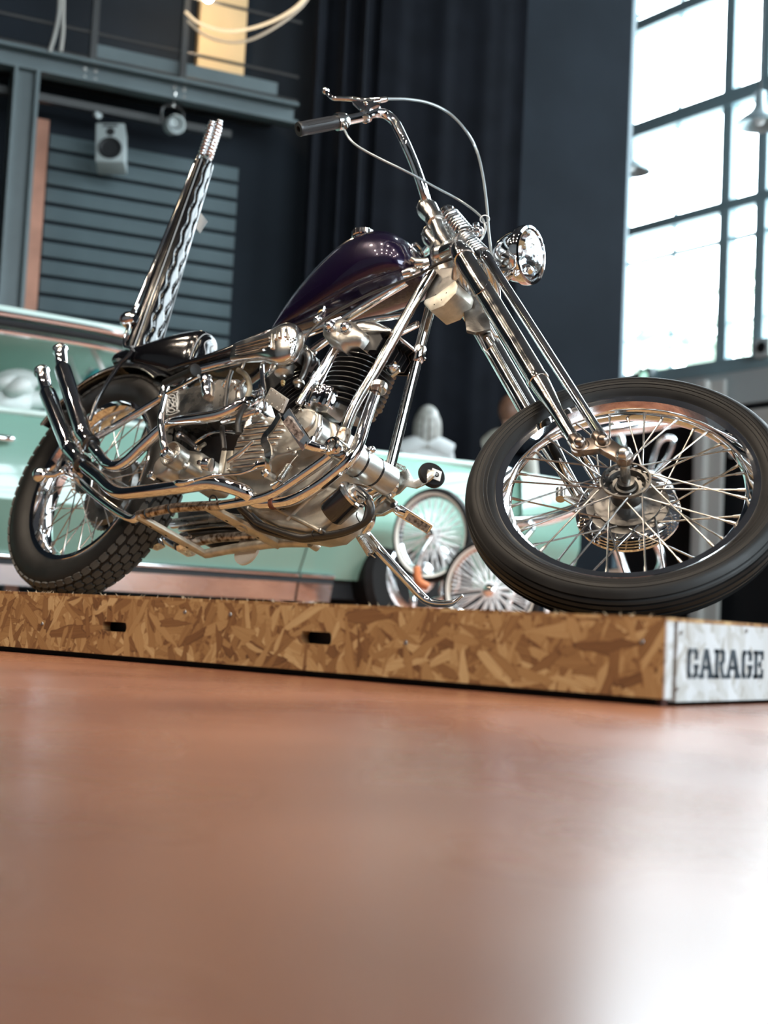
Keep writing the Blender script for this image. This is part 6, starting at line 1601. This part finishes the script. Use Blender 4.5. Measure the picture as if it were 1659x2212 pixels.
# roof with chrome gutters
xr = cs(392, 720).x
rings = []
for x, dz, dy in ((-2.5, -0.02, 0.10), (-2.2, 0.0, 0.05), (-1.2, 0.02, 0.02), (0.0, 0.012, 0.02), (xr - 0.25, -0.004, 0.03), (xr, -0.05, 0.06)):
    rings.append([V((x, 0.10 + dy, z_roof - 0.05 + dz)), V((x, 0.12 + dy, z_roof - 0.005 + dz)), V((x, 0.35, z_roof + 0.045 + dz)), V((x, CWID - 0.35, z_roof + 0.045 + dz)), V((x, CWID - 0.12 - dy, z_roof - 0.005 + dz)), V((x, CWID - 0.10 - dy, z_roof - 0.05 + dz))])
MB().rings(rings).build('roof', M['mint_pale'], car, sharp=30)
def gut(dz, r, m, nm, y=0.11):
    MB().tube([V((x, y + dy, z_roof + d + dz)) for x, d, dy in ((-2.4, -0.02, .1), (-1.2, 0.02, .02), (0.0, 0.012, .02), (xr - 0.25, -0.004, .03), (xr - 0.02, -0.05, .06))], r, 8).build(nm, m, car)
gut(-0.045, 0.016, M['car_chrome'], 'gutter'); gut(-0.085, 0.018, M['black_void'], 'door_gasket', 0.115); gut(-0.125, 0.016, M['car_chrome'], 'window_rail', 0.12)
MB().tube([V((xr - .02, .17, z_roof - .06)), V((xr + .25, .14, z_roof - .30)), V((x_cowl + .15, .12, z_belt))], 0.028, 10).build('windscreen_pillar', M['mint_pale'], car)
MB().tube([V((xr - .02, CWID - .17, z_roof - .06)), V((xr + .25, CWID - .14, z_roof - .30)), V((x_cowl + .15, CWID - .12, z_belt))], 0.028, 10).build('windscreen_pillar', M['mint_pale'], car)
MB().abox(-2.3, -2.1, 0.12, 0.2, z_belt, z_roof - 0.03).build('rear_pillar', M['mint_pale'], car)
MB().abox(-2.3, -2.1, CWID - 0.2, CWID - 0.12, z_belt, z_roof - 0.03).build('rear_pillar', M['mint_pale'], car)
# cabin: far door, headliner, bench, dash, steering wheel
MB().abox(-2.2, x_cowl, CWID - 0.2, CWID - 0.13, z_belt - 0.05, z_belt + 0.10).build('far_door_top', M['interior'], car, bevel=0.02)
MB().abox(-2.2, xr - .1, CWID - 0.35, CWID - 0.16, z_roof - 0.20, z_roof - 0.04).build('far_roof_rail', M['mint_pale'], car, bevel=0.03)
MB().abox(-2.2, xr - .1, 0.2, CWID - 0.3, z_roof - 0.09, z_roof - 0.05).build('headliner', M['interior'], car, bevel=0.01)
MB().abox(-0.75, -0.5, 0.2, CWID - 0.2, 0.45, z_belt + 0.12).build('seat_back', mat('white_vinyl', (0.72, 0.74, 0.72), 0.4), car, bevel=0.05)
MB().abox(x_cowl - 0.35, x_cowl + 0.02, 0.18, CWID - 0.18, z_belt - 0.12, z_belt + 0.05).build('dashboard', M['interior'], car, bevel=0.04)
swc = cs(190, 800, -0.5)
MB().torus(swc, V((1, 0, 0.55)), 0.20, 0.014, 36, 10).build('steering_wheel', bpy.data.materials['white_vinyl'], car)
MB().tube([swc, swc + V((.35, 0, -.2))], 0.025, 10).build('steering_column', bpy.data.materials['white_vinyl'], car)
# things lying in the cabin
tb_ = MB().box(cs(228, 818, -0.45), V((.09, 0, .0)), V((0, .05, 0)), V((.02, 0, .035))).build('tissue_box', mat('teal_card', (0.02, 0.35, 0.38), 0.5), None)
tb_.matrix_world = car.matrix_world.copy(); tag(tb_, 'teal box lying in the green car by the dashboard', 'box')
wc = MB()
rnd = random.Random(4)
for k in range(9):
    wc.ball(cs(30 + rnd.uniform(-40, 50), 845 + rnd.uniform(-25, 30), -0.28 - rnd.uniform(0, .2)), 1, 12, 8, (V((rnd.uniform(.06, .13), 0, 0.02)), V((0, .08, 0)), V((0, 0.01, rnd.uniform(.04, .09)))))
o = wc.build('white_jacket', bpy.data.materials['white_vinyl'], None); o.matrix_world = car.matrix_world.copy()
tag(o, 'crumpled white jacket on the seat of the green car', 'jacket')
# ================================================================ visitors behind the car
def person(px, py_top, d, lab, hair, hair2, top, skin, long_hair, yaw, ht):
    p = at_depth(px, py_top, d)
    base = V((p.x, p.y, 0)); ht = p.z
    e = empty('person', lab, 'person', Matrix.Translation(base) @ Matrix.Rotation(yaw, 4, 'Z'))
    s = ht / 1.75
    mb = MB()
    # skin modifier figure
    me = bpy.data.meshes.new('body_skeleton')
    J = [(0, 0, .95), (0, 0, 1.15), (0, 0, 1.36), (0, .01, 1.47), (0, .02, 1.55), (0, .02, 1.65),
         (.17, 0, 1.40), (.22, .02, 1.12), (.20, .12, .90), (.19, .17, .82), (-.17, 0, 1.40), (-.22, .02, 1.12), (-.20, .12, .90), (-.19, .17, .82),
         (.10, 0, .90), (.11, .01, .50), (.11, 0, .08), (.11, .14, .04), (-.10, 0, .90), (-.11, .01, .50), (-.11, 0, .08), (-.11, .14, .04)]
    ED = [(0, 1), (1, 2), (2, 3), (3, 4), (4, 5), (2, 6), (6, 7), (7, 8), (8, 9), (2, 10), (10, 11), (11, 12), (12, 13), (0, 14), (14, 15), (15, 16), (16, 17), (0, 18), (18, 19), (19, 20), (20, 21)]
    RR = [(.15, .11), (.14, .10), (.15, .10), (.055, .055), (.06, .065), (.078, .09), (.065, .06), (.045, .045), (.036, .036), (.03, .045), (.065, .06), (.045, .045), (.036, .036), (.03, .045), (.09, .09), (.06, .06), (.045, .045), (.04, .03), (.09, .09), (.06, .06), (.045, .045), (.04, .03)]
    me.from_pydata([V(j) * s for j in J], ED, [])
    o = bpy.data.objects.new('body', me); col.objects.link(o)
    sk = o.modifiers.new('skin', 'SKIN'); su = o.modifiers.new('sub', 'SUBSURF'); su.levels = 2; su.render_levels = 2
    for i, r_ in enumerate(RR):
        me.skin_vertices[0].data[i].radius = (r_[0] * s, r_[1] * s)
    me.skin_vertices[0].data[0].use_root = True
    dg = bpy.context.evaluated_depsgraph_get()
    nm = bpy.data.meshes.new_from_object(o.evaluated_get(dg)); o.modifiers.clear(); o.data = nm
    for p_ in nm.polygons: p_.use_smooth = True
    nm.materials.append(skin); nm.materials.append(top); nm.materials.append(M['drape'])
    for p_ in nm.polygons:
        z = p_.center.z / s
        p_.material_index = 0 if (z > 1.47 or (z < .92 and abs(p_.center.x) / s > .16)) else (1 if z > .93 else 2)
    o.parent = e
    # head, ears, nose and face shapes belong to the one body mesh
    hc = V((0, .02, 1.635)) * s
    fm = MB()
    fm.ball(hc, 1, 24, 16, (V((.076 * s, 0, 0)), V((0, .095 * s, 0)), V((0, 0, .118 * s))))
    fm.ball(hc + V((0, .098 * s, -.01 * s)), 1, 10, 8, (V((.014 * s, 0, 0)), V((0, .018 * s, 0)), V((0, 0, .028 * s))))
    fm.ball(hc + V((0, .086 * s, -.055 * s)), 1, 10, 6, (V((.024 * s, 0, 0)), V((0, .010 * s, 0)), V((0, 0, .007 * s))))
    for sx in (-1, 1):
        fm.ball(hc + V((.078 * sx * s, -.005 * s, -.012 * s)), 1, 12, 8, (V((.010 * s, 0, 0)), V((0, .022 * s, 0)), V((0, 0, .034 * s))))
        fm.ball(hc + V((.030 * sx * s, .086 * s, .012 * s)), .010 * s, 10, 6)
    hmsh = fm.mesh('head_shape', 80)
    bmm = bmesh.new(); bmm.from_mesh(nm); bmm.from_mesh(hmsh); bmm.to_mesh(nm); bmm.free()
    hm_ = MB()
    hm_.ball(hc + V((0, -.016 * s, .022 * s)), 1, 28, 16, (V((.088 * s, 0, 0)), V((0, .098 * s, 0)), V((0, 0, .112 * s))))
    h = hm_.build('hair', hair, e, sharp=80)
    if long_hair:
        for i in range(26):
            a = math.pi * (0.02 + 0.96 * i / 25) + math.pi
            x0, y0 = .080 * math.cos(a) * s, .086 * math.sin(a) * s
            rr_ = random.Random(i)
            pts = [hc + V((x0 * .7, y0 * .7 + .0, .08 * s)), hc + V((x0 * 1.08, y0 * 1.05 - .01, .01 * s)), hc + V((x0 * 1.18, y0 * 1.1 - .012, -.10 * s)), hc + V((x0 * (1.1 + .1 * rr_.random()), y0 * 1.0 - .02, (-.19 - .03 * rr_.random()) * s))]
            MB().tube(pts, [.016 * s, .019 * s, .018 * s, .008 * s], 8, 5).build('hair_lock', hair2 if i % 4 == 1 else hair, h)
    if top:
        # collar and shoulder cloth
        MB().tube([V((.175 * s, 0, 1.41 * s)), V((.08 * s, -.03 * s, 1.455 * s)), V((0, -.05 * s, 1.465 * s)), V((-.08 * s, -.03 * s, 1.455 * s)), V((-.175 * s, 0, 1.41 * s))], [.08 * s, .07 * s, .05 * s, .07 * s, .08 * s], 14).build('shirt_shoulders', top, e)
    return e
M['skin'] = mat('skin', (0.62, 0.36, 0.27), 0.5)
M['hair_grey'] = mat('ash_blond_hair', (0.55, 0.54, 0.50), 0.38, var=0.4, vscale=30)
M['hair_ash'] = mat('dark_ash_hair', (0.20, 0.16, 0.13), 0.4)
M['hair_brown'] = mat('brown_hair', (0.22, 0.105, 0.065), 0.5, var=0.4, vscale=40)
M['white_top'] = mat('white_blouse', (0.80, 0.82, 0.82), 0.7)
M['pale_top'] = mat('pale_shirt', (0.58, 0.56, 0.50), 0.7)
person(925, 880, 10.3, 'visitor with ash-blond hair in a white top behind the green car', M['hair_grey'], M['hair_ash'], M['white_top'], M['skin'], True, math.radians(42), 1.7)
person(1104, 858, 10.2, 'visitor with short brown hair partly hidden by the front wheel', M['hair_brown'], M['hair_brown'], M['pale_top'], M['skin'], False, math.radians(-5), 1.78)
# ================================================================ lowrider bicycle between the car and the platform
M['bike_chrome'] = mat('bright_bicycle_chrome', (0.92, 0.93, 0.94), 0.10, 1.0)
M['whitewall'] = mat('cream_whitewall', (0.75, 0.70, 0.62), 0.6)
M['spoke_bright'] = mat('white_glare_spoke', (0.86, 0.88, 0.88), 0.3)  # plain white in place of chrome, bright glare put into the colour
low = empty('lowrider_bicycle', 'bright chrome lowrider bicycle with dense-spoked wheels behind the platform', 'bicycle', Matrix())
def low_wheel(c, ax, R, nsp, tire_m, nm):
    ax = ax.normalized(); a1, b1 = frame_of(ax)
    t_ = MB().torus(c, ax, R - 0.022, 0.022, 60, 10).build(nm + '_tire', M['rubber'], low)
    MB().lathe(c, ax, [(0.012, R - 0.041), (0.0205, R - 0.036), (0.0235, R - 0.025)], 60, caps=False).build('whitewall', tire_m, t_)
    MB().lathe(c, ax, [(-0.012, R - 0.041), (-0.0205, R - 0.036), (-0.0235, R - 0.025)], 60, caps=False).build('whitewall', tire_m, t_)
    r_ = MB().lathe(c, ax, [(-0.014, R - 0.038), (0.014, R - 0.038), (0.012, R - 0.050), (-0.012, R - 0.050)], 60, caps=False, closed=True).build(nm + '_rim', M['bike_chrome'], low)
    MB().lathe(c, ax, [(-0.05, .01), (-0.035, .03), (-0.028, .014), (0.028, .014), (0.035, .03), (0.05, .01)], 18).build('hub', M['bike_chrome'], r_)
    me = None
    for i in range(nsp):
        th = 2 * math.pi * i / nsp; s = 1 if i % 2 else -1; tt = 0.25 if (i // 2) % 2 else -0.25
        e_o = a1 * math.cos(th) + b1 * math.sin(th); e_h = a1 * math.cos(th + tt) + b1 * math.sin(th + tt)
        MB().cyl(c + e_h * 0.027 + ax * (0.03 * s), c + e_o * (R - 0.045), 0.0036, 5).build('spoke', M['spoke_bright'], r_)
wd = 7.0
w1 = at_depth(934, 1156, wd)
axw = (CAM - w1).normalized() * 0.80 + C_RT * -0.55 + V((0, 0, 0.10))
low_wheel(w1, axw, 0.235, 56, M['whitewall'], 'front')
w2 = at_depth(1062, 1275, 6.6)
low_wheel(w2, (CAM - w2).normalized() * 0.9 + C_RT * -0.35, 0.245, 60, M['whitewall'], 'rear')
def L7(px, py, d=6.8): return at_depth(px, py, d)
def lpart(pts, r, nm, m=None, n=10):
    return MB().tube([L7(*p_) for p_ in pts], r, n).build(nm, m or M['bike_chrome'], low)
lpart([(934, 1156, 6.97), (905, 1205, 6.95), (900, 1262, 6.95), (925, 1300, 6.95), (985, 1270, 6.9), (1000, 1200, 6.9), (1075, 1130, 6.9)], 0.014, 'twisted_fork')
lpart([(934, 1156, 7.05), (960, 1215, 7.05), (955, 1290, 7.05), (1000, 1325, 7.0)], 0.014, 'twisted_fork')
lpart([(1075, 1130), (1190, 1120), (1300, 1075)], 0.028, 'top_tube', M['bike_chrome'])
lpart([(1075, 1140), (1130, 1230), (1250, 1275), (1370, 1290)], 0.028, 'down_tube', M['bike_chrome'])
lpart([(1300, 1075), (1330, 1180), (1370, 1290)], 0.024, 'seat_tube', M['bike_chrome'])
lpart([(1370, 1290), (1440, 1300), (1490, 1310)], 0.016, 'chain_stay')
lpart([(1062, 1275, 6.62), (1110, 1190, 6.7), (1150, 1135, 6.75), (1075, 1130)], 0.014, 'wheel_stay')
lpart([(1300, 1060), (1360, 1045), (1420, 1060), (1450, 1090)], [0.05, 0.075, 0.07, 0.03], 'banana_seat', mat('white_glitter_vinyl', (0.80, 0.84, 0.84), 0.25, coat=0.8))
lpart([(1320, 900), (1345, 960), (1330, 1040)], 0.016, 'sissy_hoop'); lpart([(1400, 1050), (1440, 990), (1455, 950), (1425, 955), (1400, 1030)], 0.014, 'sissy_hoop')
lpart([(1290, 935), (1360, 925), (1430, 915), (1480, 910)], [0.02, 0.03, 0.03, 0.02], 'handlebar')
lpart([(1310, 1120), (1390, 1140), (1430, 1210), (1400, 1270)], 0.02, 'rear_fender')
o = MB().lathe(L7(1330, 1270), (CAM - L7(1330, 1270)).normalized(), [(-.01, .09), (0, .095), (.006, .09), (.006, .05), (.012, .045), (.012, .0001)], 28).build('chainring', M['bike_chrome'], low)
for k in range(5):
    x = 1095 + 42 * k
    lpart([(x, 1338), (x + 6, 1300 - 10 * (k % 2)), (x + 18, 1270 + 9 * (k % 3))], 0.016, 'display_stay')
lpart([(900, 1225, 6.9), (905, 1256, 6.88), (925, 1268, 6.88)], 0.02, 'orange_strap', mat('orange_strap', (0.55, 0.16, 0.05), 0.5))
lpart([(890, 1330, 6.9), (893, 1290, 6.9), (890, 1262, 6.95)], 0.018, 'stand_leg')
